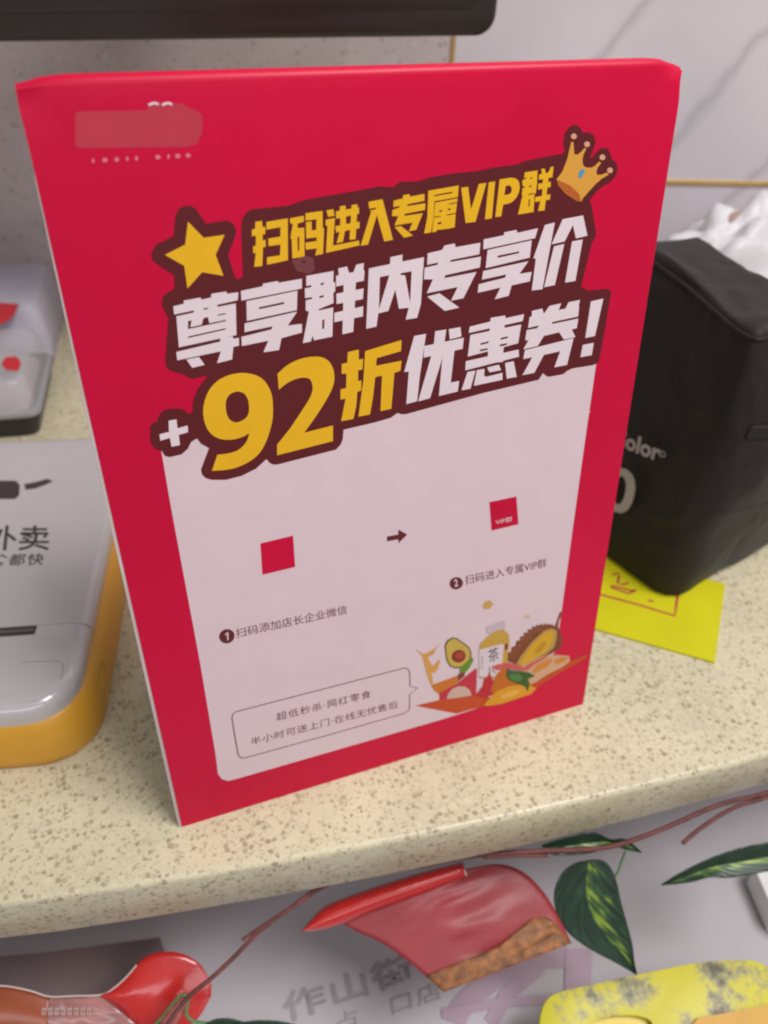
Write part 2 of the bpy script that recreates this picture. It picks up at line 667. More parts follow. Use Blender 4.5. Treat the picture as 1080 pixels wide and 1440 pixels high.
Z1, Z2, Z3 = (345, 270, 7.2), (485, 240, 6.75), (635, 225, 7.2)
Z4, Z5, Z6 = (240, 390, 5.684), (420, 350, 5.684), (590, 300, 4.32)
Z7, Z8, Y1, Y2, Y3 = (210, 480, 4.0), (470, 470, 6.353), (560, 450, 7.2), (700, 410, 6.75), (200, 270, 7.714)
R4 = (540, 400, 3.176)
g2 = lambda c, p: Z(*c, p)
Yl, Wh = M['yellow'], M['white']
# line 1
glyph('headline_character', Yl, [(Z1, [(100, 300), (168, 290), (172, 355), (200, 350), (200, 425), (172, 432), (175, 490), (203, 482), (205, 552), (178, 560), (170, 748), (88, 758), (105, 612), (78, 620), (78, 548), (105, 540), (105, 440), (65, 447), (65, 380), (98, 370)]),
      (Z1, [(212, 302), (428, 265), (430, 690), (218, 735), (218, 660), (350, 640), (355, 530), (235, 547), (230, 470), (352, 450), (355, 355), (212, 380)])])
glyph('headline_character', Yl, [(Z1, [(450, 265), (590, 240), (592, 300), (528, 318), (528, 364), (595, 360), (598, 650), (475, 672), (468, 475), (455, 470), (470, 370), (480, 330), (450, 308)]),
      (Z1, [(608, 215), (780, 190), (782, 360), (795, 370), (785, 625), (705, 642), (722, 570), (612, 582), (608, 512), (720, 495), (720, 457), (615, 470), (612, 305), (668, 295), (672, 388), (715, 382), (718, 275), (608, 288)])],
      [(Z1, [(525, 455), (545, 450), (545, 590), (530, 600)])])
o = fill('headline_character', FP, [g2(Z1, [(820, 185), (890, 172), (900, 240), (835, 250)]),
      g2(Z1, [(812, 280), (905, 262), (885, 542)]) + g2(Z2, [(132, 662), (138, 708)]) + g2(Z1, [(815, 615), (830, 345), (812, 335)]),
      g2(Z1, [(955, 145), (1012, 135), (1020, 330), (985, 505), (922, 518), (960, 380)]),
      g2(Z2, [(62, 325), (118, 318), (100, 650), (42, 655)]),
      g2(Z1, [(915, 195)]) + g2(Z2, [(132, 345), (132, 408)]) + g2(Z1, [(918, 270)]),
      g2(Z1, [(910, 345)]) + g2(Z2, [(137, 482), (137, 545)]) + g2(Z1, [(918, 410)])], [], Yl, sign, 3 * LY)
glyph('headline_character', Yl, [(Z2, [(222, 295), (355, 270), (455, 655), (372, 672), (302, 420), (218, 700), (148, 712), (248, 385), (230, 380), (290, 366), (292, 348), (230, 362)])])
glyph('headline_character', Yl, [(Z2, [(460, 285), (548, 262), (550, 232), (612, 222), (614, 246), (752, 220), (754, 285), (592, 318), (592, 335), (762, 308), (758, 372), (562, 410), (566, 428), (738, 402), (675, 560), (605, 575), (640, 492), (468, 520), (505, 432), (445, 430), (450, 372), (515, 350), (518, 335), (458, 345)]),
      (Z2, [(470, 535), (530, 525), (645, 615), (560, 635)])])
glyph('headline_character', Yl, [(Z2, [(790, 190), (1078, 140), (1070, 250), (848, 290), (840, 440), (815, 585), (750, 595), (780, 440)]),
      (Z2, [(855, 302), (1068, 262), (1050, 400), (1040, 535), (990, 548), (872, 562), (865, 578), (825, 585), (843, 440)])],
      [(Z2, [(848, 230), (1018, 198), (1018, 212), (848, 243)]), (Z2, [(893, 378), (920, 372), (920, 388), (893, 393)]), (Z2, [(973, 360), (1002, 355), (1002, 370), (973, 376)]),
       (Z2, [(843, 437), (905, 427), (905, 436), (843, 447)]), (Z2, [(965, 415), (1052, 400), (1052, 410), (965, 425)]), (Z2, [(878, 492), (914, 486), (914, 504), (878, 510)]), (Z2, [(985, 312), (1062, 298), (1062, 307), (985, 321)])])
glyph('headline_letter', Yl, [(Z3, [(95, 280), (165, 270), (195, 500), (275, 240), (350, 232), (240, 625), (140, 638)])])
glyph('headline_letter', Yl, [(Z3, [(375, 225), (440, 215), (405, 590), (335, 600)])])
glyph('headline_letter', Yl, [(Z3, [(485, 195), (600, 178), (640, 183), (668, 202), (684, 235), (688, 285), (676, 335), (650, 385), (610, 425), (570, 442), (520, 452), (500, 570), (440, 577)])],
      [(Z3, [(545, 262), (582, 255), (600, 268), (608, 300), (600, 330), (575, 348), (532, 355)])])
glyph('headline_character', Yl, [(Z3, [(738, 125), (868, 105), (862, 240), (850, 335), (838, 345), (828, 525), (670, 552), (715, 360), (708, 345), (720, 270), (712, 215), (730, 190)]),
      (Z3, [(885, 145), (1022, 118), (1020, 172), (880, 200)]), (Z3, [(905, 90), (940, 85), (955, 150), (915, 155)]), (Z3, [(1003, 70), (1030, 64), (1022, 140), (965, 150)]),
      (Z3, [(875, 240), (1002, 218), (1000, 272), (872, 300)]), (Z3, [(845, 375), (998, 345), (992, 400), (842, 425)]), (Z3, [(925, 150), (985, 140), (938, 510), (872, 515), (915, 340)])],
      [(Z3, [(728, 180), (754, 176), (754, 190), (728, 196)]), (Z3, [(795, 178), (816, 174), (812, 190), (793, 193)]), (Z3, [(785, 260), (810, 255), (808, 270), (784, 275)]), (Z3, [(720, 267), (742, 263), (740, 276), (720, 281)]),
       (Z3, [(772, 345), (836, 333), (836, 343), (772, 355)]), (Z3, [(780, 400), (793, 398), (786, 468), (774, 470)])])
# line 2
glyph('headline_character', Wh, [(Z4, [(20, 230), (105, 210), (103, 185), (240, 160), (245, 178), (322, 160), (325, 130), (445, 112), (448, 130), (540, 118), (535, 182), (372, 218), (372, 235), (520, 207), (525, 460), (65, 558), (45, 310), (182, 281), (187, 262), (28, 296)]),
      (Z4, [(45, 595), (395, 512), (395, 485), (495, 470), (500, 490), (545, 482), (545, 545), (500, 555), (490, 655), (370, 685), (400, 590), (52, 662)]), (Z4, [(125, 655), (225, 635), (272, 698), (172, 722)])],
      [(Z4, [(262, 247), (298, 240), (298, 252), (262, 259)]), (Z4, [(138, 348), (168, 343), (155, 397), (440, 338), (440, 349), (138, 413)]), (Z4, [(262, 325), (298, 316), (308, 368), (245, 380)]),
       (Z4, [(376, 297), (440, 284), (440, 293), (376, 307)]), (Z4, [(140, 471), (440, 405), (440, 416), (140, 484)])])
glyph('headline_character', Wh, [(Z4, [(560, 108), (735, 70), (735, 50), (858, 28), (862, 42), (1048, 10), (1048, 88), (565, 185)]), (Z4, [(605, 190), (1012, 105), (1008, 260), (608, 347)]),
      (Z4, [(590, 368), (1010, 272), (935, 385), (1048, 370), (1048, 440), (885, 485), (865, 580), (740, 598), (780, 505), (568, 548), (565, 475), (805, 415), (812, 390), (590, 437)])],
      [(Z4, [(705, 238), (905, 196), (905, 212), (705, 254)])])
glyph('headline_character', Wh, [(Z5, [(60, 215), (278, 175), (275, 265), (292, 268), (290, 340), (275, 350), (278, 432), (160, 480), (160, 491), (275, 467), (268, 700), (120, 730), (112, 690), (95, 740), (32, 752), (80, 500), (55, 490), (55, 410), (105, 400), (105, 384), (50, 393), (48, 315), (100, 304), (100, 289), (60, 295)]),
      (Z5, [(315, 155), (385, 140), (405, 200), (320, 215)]), (Z5, [(432, 195), (460, 125), (520, 112), (515, 190)]), (Z5, [(298, 213), (525, 170), (520, 253), (298, 300)]),
      (Z5, [(300, 357), (518, 315), (512, 400), (302, 440)]), (Z5, [(285, 510), (515, 457), (512, 538), (283, 585)]), (Z5, [(360, 200), (460, 180), (450, 400), (435, 662), (348, 682), (355, 450)])],
      [(Z5, [(175, 274), (202, 268), (200, 284), (173, 290)]), (Z5, [(165, 376), (200, 368), (198, 385), (163, 392)]), (Z5, [(188, 565), (205, 562), (203, 635), (186, 640)])])
glyph('headline_character', Wh, [(Z5, [(560, 155), (1000, 65), (995, 160), (558, 240)]), (Z5, [(560, 155), (650, 150), (640, 480), (620, 620), (538, 638)]), (Z5, [(905, 100), (1000, 65), (975, 440), (945, 550), (855, 565), (890, 420)]),
      (Z5, [(732, 65), (828, 45), (826, 160), (715, 495), (630, 515), (722, 215)]), (Z5, [(770, 200), (850, 212), (888, 420), (885, 468), (800, 478), (770, 320)])])
glyph('headline_character', Wh, [(Z6, [(48, 242), (135, 222), (150, 195), (212, 182), (218, 205), (368, 178), (362, 248), (190, 282), (182, 296), (372, 262), (365, 328), (155, 375), (150, 393), (345, 355), (265, 515), (190, 530), (230, 447), (42, 485), (80, 400), (25, 400), (30, 330), (108, 312), (110, 298), (45, 312)]),
      (Z6, [(45, 505), (120, 485), (240, 572), (152, 592)])])
glyph('headline_character', Wh, [(Z6, [(388, 158), (512, 132), (512, 115), (588, 100), (592, 118), (718, 90), (700, 150), (386, 218)]), (Z6, [(412, 222), (680, 163), (668, 268), (400, 332)]),
      (Z6, [(385, 350), (660, 290), (605, 367), (680, 355), (668, 412), (558, 437), (540, 500), (455, 522), (490, 450), (352, 482), (358, 430), (518, 390), (525, 370), (378, 402)])],
      [(Z6, [(475, 256), (605, 230), (602, 242), (472, 270)])])
glyph('headline_character', Wh, [(Z6, [(760, 70), (820, 55), (745, 460), (680, 468), (705, 275), (690, 272)]), (Z6, [(868, 35), (992, 12), (1018, 135), (948, 152), (930, 70), (880, 170), (800, 188)]),
      (Z6, [(815, 200), (878, 185), (820, 435), (755, 448)]), (Z6, [(925, 170), (990, 158), (945, 410), (882, 420)])])
# line 3
glyph('plus_sign', Wh, [(Z7, [(108, 445), (152, 438), (158, 488), (215, 472), (218, 510), (165, 525), (172, 582), (125, 592), (115, 542), (62, 558), (56, 522), (110, 508)])])
def sm(c, pts, n=60):
    P = Z(*c, pts)
    Q = resample([P[-1]] + P + [P[0], P[1]], (len(P) + 3) * 5)
    k = 5 * 1
    m = len(P) + 2
    return [tuple(q) for i, q in enumerate(Q) if 1.0 <= i / (len(Q) - 1) * m < m - 1][:-1]
arcp = lambda pts, n=40: [tuple(q) for q in resample(g2(Z7, pts), n)]
nine = (arcp([(540, 177), (600, 190), (650, 225), (685, 290), (695, 370), (690, 450), (665, 540), (625, 620), (570, 670), (500, 705), (430, 722), (352, 727)])
        + arcp([(382, 636), (440, 630), (500, 610), (545, 565), (562, 515)], 12)
        + arcp([(561, 516), (520, 538), (460, 552), (400, 548), (350, 522), (318, 475), (303, 410), (308, 345), (335, 275), (385, 220), (450, 188), (510, 177)]))
nhole = arcp([(495, 280), (532, 292), (555, 330), (560, 390), (545, 427), (510, 450), (475, 453), (445, 430), (430, 385), (432, 330), (455, 295), (494, 280.5)])
fill('headline_digit', FP, [nine], [nhole], Yl, sign, 3 * LY)
o = fill('headline_digit', FP, [[tuple(q) for q in resample(g2(Z7, [(720, 182), (780, 130), (860, 95), (940, 85), (995, 100), (1030, 145), (1040, 210), (1025, 270), (985, 345), (930, 430), (870, 513)]), 40)] + g2(Z7, [(1032, 472), (1032, 560), (718, 640), (718, 580)]) + [tuple(q) for q in resample(g2(Z7, [(790, 490), (870, 370), (905, 310), (918, 260), (905, 215), (870, 203), (820, 212), (770, 237), (728, 272)]), 30)]], [], Yl, sign, 3 * LY)
glyph('headline_character', Yl, [(Z8, [(120, 158), (218, 135), (218, 225), (258, 218), (250, 315), (212, 322), (212, 418), (240, 408), (240, 500), (205, 515), (195, 640), (170, 755), (60, 775), (100, 575), (55, 582), (55, 490), (105, 480), (108, 350), (65, 352), (65, 265), (115, 252)]),
      (Z8, [(275, 150), (600, 50), (595, 150), (378, 212), (372, 280), (600, 235), (590, 325), (535, 345), (530, 420), (508, 665), (412, 685), (425, 368), (365, 382), (345, 560), (318, 715), (215, 735), (260, 400)])])
glyph('headline_character', Wh, [(Y1, [(160, 160), (280, 138), (215, 580), (190, 820), (80, 850), (105, 520), (58, 525)]), (Y1, [(262, 262), (662, 178), (650, 290), (255, 380)]),
      (Y1, [(372, 112), (485, 95), (450, 335), (440, 400), (320, 790), (200, 822), (330, 370), (360, 240)]), (Y1, [(452, 325), (568, 300), (530, 632), (615, 615), (600, 722), (410, 768), (443, 400)]), (Y1, [(510, 92), (628, 70), (638, 165), (520, 195)])])
glyph('headline_character', Wh, [(R4, [(382, 188), (475, 165), (478, 148), (540, 138), (542, 150), (625, 132), (618, 163), (378, 216)]), (R4, [(385, 225), (612, 178), (598, 262), (373, 322)]), (R4, [(475, 150), (540, 138), (530, 345), (460, 352)]),
      (R4, [(365, 342), (600, 290), (602, 322), (362, 383)]), (R4, [(372, 390), (408, 384), (385, 465), (345, 472)]), (R4, [(414, 382), (448, 376), (446, 407), (455, 412), (528, 394), (528, 425), (400, 452)]), (R4, [(460, 370), (512, 358), (522, 382), (470, 392)]), (R4, [(540, 350), (578, 342), (592, 412), (547, 420)])],
      [(R4, [(430, 262), (466, 253), (466, 261), (430, 270)]), (R4, [(428, 291), (462, 283), (462, 291), (427, 299)]), (R4, [(520, 238), (553, 231), (552, 239), (520, 247)]), (R4, [(516, 268), (549, 261), (548, 269), (516, 277)])])
glyph('headline_character', Wh, [(Y2, [(322, 182), (420, 160), (435, 210), (488, 135), (600, 110), (575, 175), (640, 160), (670, 100), (778, 78), (765, 135), (770, 140), (760, 235), (515, 288), (510, 307), (762, 255), (748, 345), (700, 360), (735, 430), (625, 455), (580, 385), (435, 420), (378, 515), (240, 548), (290, 460), (258, 462), (272, 365), (370, 347), (388, 320), (285, 345), (300, 240), (320, 235)]),
      (Y2, [(255, 555), (718, 440), (680, 590), (655, 695), (535, 718), (590, 565), (435, 600), (345, 770), (232, 792), (325, 622), (240, 640)])])
glyph('exclamation_mark', Wh, [(Y2, [(882, 92), (1000, 65), (920, 420), (828, 440)]), (Y2, [(805, 505), (908, 485), (890, 602), (782, 622)])])
glyph('star', Yl, [(Y3, [(495, 320), (665, 495), (893, 462), (795, 680), (880, 908), (650, 868), (490, 1045), (455, 800), (245, 680), (465, 570)])])
# crown
C = (770, 170, 9.818)
M['crown'] = ink('crown_orange_print', (0.66, 0.32, 0.045))
M['crowndark'] = ink('crown_inside_print', (0.45, 0.11, 0.02))
M['peach'] = ink('crown_bead_print', (0.66, 0.33, 0.2))
M['cyan'] = ink('gem_blue_print', (0.07, 0.30, 0.45))
crown = fill('crown', FP, [g2(C, [(120, 805), (200, 700), (270, 520), (322, 290), (352, 290), (365, 455), (385, 466), (420, 460), (465, 420), (508, 372), (530, 385), (490, 470), (478, 530), (480, 580), (498, 625), (530, 642), (600, 645), (650, 620), (708, 560), (736, 578), (685, 650), (668, 710), (680, 742), (730, 745), (818, 712), (840, 740), (740, 800), (650, 880), (570, 970), (490, 1060), (460, 1115), (400, 1100), (220, 960), (130, 850)])], [], M['crown'], sign, 3 * LY)
fill('crown_inside', FP, [g2(C, [(125, 812), (300, 885), (430, 1005), (458, 1112), (400, 1108), (240, 1005), (140, 890)])], [], M['crowndark'], crown, 4 * LY)
for cx, cy in ((358, 212), (540, 322), (752, 502), (857, 682)):
    fill('crown_bead', FP, [g2(C, disc_px(cx, cy, 40, n=16))], [], M['peach'], crown, 4 * LY)
fill('crown_gem', FP, [g2(C, [(450, 675), (500, 660), (508, 700), (460, 785), (425, 780), (428, 710)])], [], M['cyan'], crown, 5 * LY)
# arrow
fill('arrow', FP, [Z(520, 720, 13.5, [(325, 462), (540, 425), (540, 330), (710, 425), (545, 590), (540, 515), (325, 553)])], [], M['maroontext'], sign, 2 * LY)
# red centre tags left where the codes are omitted
fill('red_tag', FP, [[(366, 764), (412, 753), (415, 797), (369, 808)]], [], M['red'], sign, 2 * LY)
vt = fill('red_tag', FP, [[(688, 706), (726, 698), (729, 737), (691, 746)]], [], M['red'], sign, 2 * LY)
text('tag_lettering', FP, 'VIP群', (697, 738), (720.5, 733), (696.5, 731), M['white'], sign, 3 * LY, bold=0.0)
# captions
Mt = M['maroontext']
for (cx, cy, r, s) in ((319, 894.5, 11, '1'), (641.5, 820, 9.5, '2')):
    d = fill('number_disc', FP, [disc_px(cx, cy, r, r * 0.9, 28, -0.28)], [], Mt, sign, 2 * LY)
    k = r / 11
    if s == '1':
        fill('number', FP, [[(cx + 0.2, cy - 5.6), (cx + 2, cy - 6), (cx + 2.4, cy + 5.2), (cx + 0.4, cy + 5.7), (cx, cy - 3), (cx - 2.6, cy - 1.2), (cx - 2.7, cy - 3)]], [], M['panel'], sign, 3 * LY)
        continue
    text('number', FP, s, (cx - 3.2 * k + 0.6, cy + 6.2 * k), (cx + 3.4 * k, cy + 5.2 * k), (cx - 3.6 * k, cy - 5.6 * k), M['panel'], sign, 3 * LY, bold=0.02)
text('caption_lettering', FP, '扫码添加店长企业微信', (332.5, 897.5), (488, 863), (331, 884.5), Mt, sign, 2 * LY, bold=0.0)
text('caption_lettering', FP, '扫码进入专属VIP群', (654.5, 822.5), (768.5, 797.5), (653.5, 809.5), Mt, sign, 2 * LY, bold=0.0)
Q8 = (300, 920, 3.375)
text('small_print', FP, '超低秒杀·网红零食', *[g2(Q8, [p])[0] for p in ((302, 318), (748, 206), (297, 280))], Mt, sign, 2 * LY, bold=0.0, spacing=1.15)
text('small_print', FP, '半小时可送上门·在线无忧售后', *[g2(Q8, [p])[0] for p in ((180, 434), (876, 254), (175, 398))], Mt, sign, 2 * LY, bold=0.0, spacing=1.08)
strip('speech_bubble_outline', FP, g2(Q8, [(88, 300), (92, 284), (110, 271), (500, 170), (905, 65), (922, 68), (931, 85), (933, 150), (970, 160), (931, 190), (931, 250), (924, 268), (905, 280), (520, 390), (150, 491), (132, 492), (118, 478), (100, 380)]), 0.00045, Mt, sign, 2 * LY, closed=True)
# faint logo remains top left
M['patch'] = ink('worn_logo_patch_print', (0.47, 0.035, 0.06))
fill('logo_patch', FP, [[(106, 160), (110, 157), (206, 155), (210, 148), (218, 145), (255, 145), (262, 150), (278, 156), (285, 164), (284, 188), (276, 203), (262, 207), (110, 208), (106, 204)]], [], M['patch'], sign, 0.5 * LY)
M['crease_light'] = ink('panel_crease_light', (0.72, 0.58, 0.59))  # light caught on panel wrinkles, painted as paler lines
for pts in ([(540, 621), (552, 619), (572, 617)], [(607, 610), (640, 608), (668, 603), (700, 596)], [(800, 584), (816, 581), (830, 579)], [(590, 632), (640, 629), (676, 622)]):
    strip('crease_highlight', FP, pts, 0.0004, M['crease_light'], sign, 1.5 * LY)
M['faint'] = ink('faded_logo_print', (0.62, 0.16, 0.19))
for k, xx in enumerate((262, 295, 328, 358, 384, 444, 474, 500, 529)):
    yy = 452 - (xx - 262) * 0.055
    fill('logo_mark', FP, [Z(0, 0, 2, disc_px(xx, yy, (4, 8, 7, 4, 5, 8, 4, 8, 7)[k], 7, 8))], [], M['faint'], sign, LY)
for xx in (432, 470):
    strip('logo_mark', FP, Z(0, 0, 2, [(xx - 14, 296), (xx - 6, 291), (xx + 6, 290), (xx + 14, 294)]), 0.0006, M['white'], sign, LY)
# old piece of tape below the first line, its glare painted as lighter maroon
M['tape'] = ink('old_tape_glare', (0.17, 0.045, 0.05))
fill('tape_glare', FP, [Z(*Z1, [(470, 690), (600, 640), (690, 668), (700, 792), (640, 830), (520, 800)])], [Z(*Z1, [(560, 700), (610, 690), (600, 730)])], M['tape'], sign, 2.5 * LY)

# ---- fruit picture
pics = {}
def pm(n, c):
    if n not in pics:
        pics[n] = ink(n + '_print', c)
    return pics[n]
F7 = (580, 860, 7.714)
FF = (690, 860, 7.2)
FG = (560, 830, 3.857)
def pic(name, mname, col, polys, lay, holes=()):
    return fill(name, FP, polys, list(holes), pm(mname, col), sign, lay * LY)
pic('splash_base', 'orange_red', (0.50, 0.065, 0.015), [g2(F7, [(30, 1020), (300, 955), (560, 905), (720, 880), (900, 960)]) + g2(FF, [(60, 700), (400, 640), (700, 540), (975, 430), (965, 470), (700, 620), (430, 790), (200, 890), (0, 945)]) + g2(F7, [(640, 1060), (480, 1105), (210, 1055)])], 2)
pic('juice_splash', 'amber', (0.62, 0.30, 0.07), [g2(F7, [(30, 405), (120, 460), (150, 450), (190, 425), (240, 400), (300, 340), (250, 410), (235, 455), (165, 495), (200, 560), (215, 590), (250, 560), (280, 520), (300, 530), (275, 620), (240, 665), (205, 650), (225, 790), (200, 800), (150, 660), (125, 560), (105, 480)])], 3)
pic('splash_base', 'orange', (0.55, 0.16, 0.02), [g2(F7, [(200, 800), (300, 760), (480, 695), (500, 760), (400, 830), (350, 880), (290, 900), (230, 850)])], 3)
pic('watermelon_slice', 'melon', (0.50, 0.03, 0.05), [g2(F7, [(290, 955), (290, 880), (480, 780), (680, 615), (700, 620), (690, 905), (660, 905)])], 3.5)
pic('lychee', 'lychee', (0.56, 0.38, 0.30), [g2(F7, [(370, 945), (385, 890), (430, 835), (500, 805), (570, 812), (620, 850), (640, 905), (500, 930)])], 4)
pic('avocado', 'avocado_skin', (0.13, 0.09, 0.02), [g2(F7, [tuple(q) for q in [(345, 370), (370, 310), (430, 278), (480, 285), (560, 340), (620, 390), (640, 450), (628, 530), (560, 600), (470, 615), (400, 590), (365, 520)]])], 4)
pic('avocado', 'avocado_flesh', (0.53, 0.36, 0.07), [g2(F7, [(360, 375), (385, 322), (432, 292), (475, 298), (550, 350), (607, 398), (624, 450), (612, 525), (552, 587), (470, 600), (410, 578), (378, 515)])], 4.7)
pic('avocado_stone', 'avocado_stone', (0.22, 0.03, 0.01), [g2(F7, disc_px(498, 480, 78, 68, 20, -0.3))], 5.4)
pic('avocado_stone', 'avocado_stone_light', (0.36, 0.055, 0.03), [g2(F7, disc_px(508, 470, 50, 44, 16, -0.3))], 6.1)
pic('green_leaf', 'lime', (0.12, 0.24, 0.02), [g2(F7, [(515, 610), (560, 560), (640, 490), (662, 520), (620, 600), (580, 650), (510, 655)])], 6.4)
pic('berry', 'berry', (0.23, 0.04, 0.03), [g2(F7, [(485, 690), (520, 655), (570, 650), (560, 700), (500, 750)])], 6.1)
# bottle
pic('bottle', 'bottle_cap', (0.52, 0.42, 0.44), [g2(F7, [(800, 160), (1000, 95), (1010, 190), (960, 215), (830, 240), (800, 220)])], 4)
pic('bottle', 'bottle_tea', (0.52, 0.31, 0.05), [g2(F7, [(720, 420), (735, 340), (820, 260), (900, 205), (980, 190), (1040, 240), (1052, 330), (1035, 420), (1025, 560), (880, 720), (720, 720)])], 5)
pic('bottle_label', 'bottle_label', (0.66, 0.54, 0.56), [g2(F7, [(720, 410), (970, 345), (990, 360), (975, 480), (960, 690), (720, 705)])], 6)
text('bottle_lettering', FP, '茶', g2(F7, [(830, 560)])[0], g2(F7, [(945, 515)])[0], g2(F7, [(815, 420)])[0], pm('ink_grey', (0.07, 0.05, 0.05)), sign, 7 * LY, bold=0.0)
strip('bottle_lettering', FP, g2(F7, [(825, 590), (838, 660)]), 0.0004, pm('ink_grey', 0), sign, 7 * LY)
strip('bottle_lettering', FP, g2(F7, [(868, 580), (862, 625), (895, 660)]), 0.0004, pm('ink_grey', 0), sign, 7 * LY)
for yy in (495, 525, 555, 585, 610):
    strip('bottle_lettering', FP, g2(F7, [(735, yy), (765, yy - 6)]), 0.0003, pm('ink_grey', 0), sign, 7 * LY)
pic('bottle_label', 'plum', (0.20, 0.02, 0.04), [g2(F7, [(1000, 350), (1030, 340), (1030, 400), (1000, 415)])], 6.5)
pic('strawberry', 'strawberry', (0.48, 0.02, 0.03), [g2(F7, [(690, 900), (720, 850), (760, 800), (775, 720), (810, 700), (830, 640), (850, 700), (880, 760), (860, 900), (780, 930)])], 7)
# durian
dk = [(170, 500), (175, 420)]
for k in range(26):
    t = k / 25
    a = resample([(180, 420), (270, 300), (350, 215), (440, 150), (520, 128), (600, 128), (640, 140)], 26)[k]
    dk.append((a.x + (7 if k % 2 else -8), a.y + (10 if k % 2 else -10)))
dk += [(700, 0), (728, 5), (690, 90), (680, 150), (718, 240), (720, 320), (700, 380), (600, 430), (300, 545)]
pic('durian', 'durian_husk', (0.20, 0.055, 0.02), [g2(FF, dk)], 3)
sp = []
for k in range(60):
    t = random.random()
    a = resample([(200, 480), (290, 330), (380, 240), (470, 180), (560, 160)], 60)[k]
    jx, jy = random.uniform(-22, 26), random.uniform(-26, 22)
    s_ = random.uniform(6, 11)
    sp.append(g2(FF, [(a.x + jx - s_ * .6, a.y + jy + s_), (a.x + jx, a.y + jy - s_), (a.x + jx + s_ * .6, a.y + jy + s_)]))
pic('durian_spikes', 'durian_spike', (0.36, 0.13, 0.06), sp, 3.6)
pic('durian_flesh', 'durian_rim', (0.46, 0.27, 0.07), [g2(FF, [(255, 530), (300, 450), (420, 300), (540, 190), (620, 165), (668, 190), (665, 270), (640, 360), (560, 430), (300, 560)])], 4.3)
pic('durian_flesh', 'durian_flesh', (0.62, 0.34, 0.02), [g2(FF, [(300, 530), (340, 440), (440, 310), (540, 215), (610, 190), (640, 220), (620, 300), (560, 400), (440, 470), (320, 550)])], 5)
pic('durian_flesh', 'durian_seed', (0.50, 0.24, 0.015), [g2(FF, [(440, 400), (500, 320), (555, 290), (560, 330), (500, 410), (450, 430)])], 5.7)
# mango, orange drink splash, leaf
pic('pale_splash', 'pale_splash', (0.60, 0.35, 0.20), [g2(FF, [(300, 580), (360, 540), (440, 480), (560, 440), (680, 435), (790, 445), (800, 500), (720, 560), (560, 640), (440, 720), (380, 740), (330, 700)])], 5)
pic('pale_splash', 'splash_pink', (0.55, 0.10, 0.08), [g2(FF, [(0, 560), (60, 530), (170, 510), (260, 530), (330, 560), (450, 490), (570, 440), (560, 460), (440, 530), (370, 590), (300, 590), (180, 575), (60, 590)])], 7)
pic('pale_splash', 'splash_core', (0.60, 0.22, 0.04), [g2(FF, [(420, 590), (470, 530), (600, 470), (630, 490), (560, 560), (450, 620)]), g2(FF, [(640, 490), (700, 460), (780, 455), (740, 500), (660, 530)])], 7)
pic('mango', 'mango_deep', (0.50, 0.13, 0.012), [g2(FF, [(0, 780), (60, 620), (120, 570), (180, 600), (250, 700), (330, 740), (150, 860), (20, 850)])], 7.5)
pic('mango', 'mango', (0.66, 0.29, 0.02), [g2(FF, [(-10, 870), (60, 800), (180, 750), (300, 735), (350, 760), (400, 740), (460, 770), (400, 830), (250, 880), (120, 925), (40, 940), (-60, 950), (-70, 930)])], 8.2)
pic('mango', 'mango_light', (0.72, 0.38, 0.06), [g2(FF, [(90, 850), (170, 800), (270, 780), (300, 800), (220, 850), (110, 880)])], 9)
pic('dark_leaf', 'leaf_green', (0.05, 0.10, 0.02), [g2(FF, [(150, 640), (165, 570), (200, 590), (320, 600), (380, 610), (445, 645), (370, 675), (390, 720), (370, 805), (340, 750), (230, 710), (170, 680)])], 9.5)
pic('dark_leaf', 'leaf_green_light', (0.08, 0.19, 0.05), [g2(FF, [(175, 650), (220, 620), (290, 625), (320, 670), (280, 700), (210, 690)])], 10)
# drops
pic('juice_drop', 'drop', (0.55, 0.32, 0.08), [Z(560, 830, 3.857, [(455, 85), (470, 60), (500, 55), (515, 75), (495, 100), (465, 102)])], 2)
pic('juice_drop', 'drop_pale', (0.60, 0.42, 0.28), [Z(560, 830, 3.857, [(682, 150), (690, 136), (712, 132), (715, 148), (700, 156)])], 2)

# ------------------------------------------------------------------ food delivery receipt printer
PY = R(-13)
PO = Vector((-0.05, 0.05, 0))
pex = Vector((math.cos(PY), math.sin(PY), 0))
pey = Vector((-math.sin(PY), math.cos(PY), 0))
prn = thing('receipt_printer', 'white and yellow receipt printer with rounded corners and takeaway lettering, left of the sign', 'printer', PO)
M['pwhite'] = plain('printer_white_plastic', (0.50, 0.47, 0.47), 0.28, 0.5, coat=1.0, coatr=0.1, mott=0.03, mscale=25)
M['pyellow'] = plain('printer_yellow_plastic', (0.66, 0.33, 0.028), 0.4, 0.5, mott=0.04, mscale=30)
M['black'] = plain('black_plastic', (0.02, 0.018, 0.018), 0.4, 0.5)
M['slot'] = plain('slot_shadow_plastic', (0.05, 0.035, 0.035), 0.6)
M['tooth'] = plain('cutter_grey_metal', (0.2, 0.16, 0.16), 0.4)
M['pgrey'] = plain('printer_dark_print', (0.05, 0.035, 0.035), 0.5)


def rrect(x0, x1, y0, y1, r, n=8):
    P = []
    for cx, cy, a0 in ((x1 - r, y0 + r, -90), (x1 - r, y1 - r, 0), (x0 + r, y1 - r, 90), (x0 + r, y0 + r, 180)):
        for k in range(n + 1):
            a = R(a0 + 90 * k / n)
            P.append((cx + r * math.cos(a), cy + r * math.sin(a)))
    return P


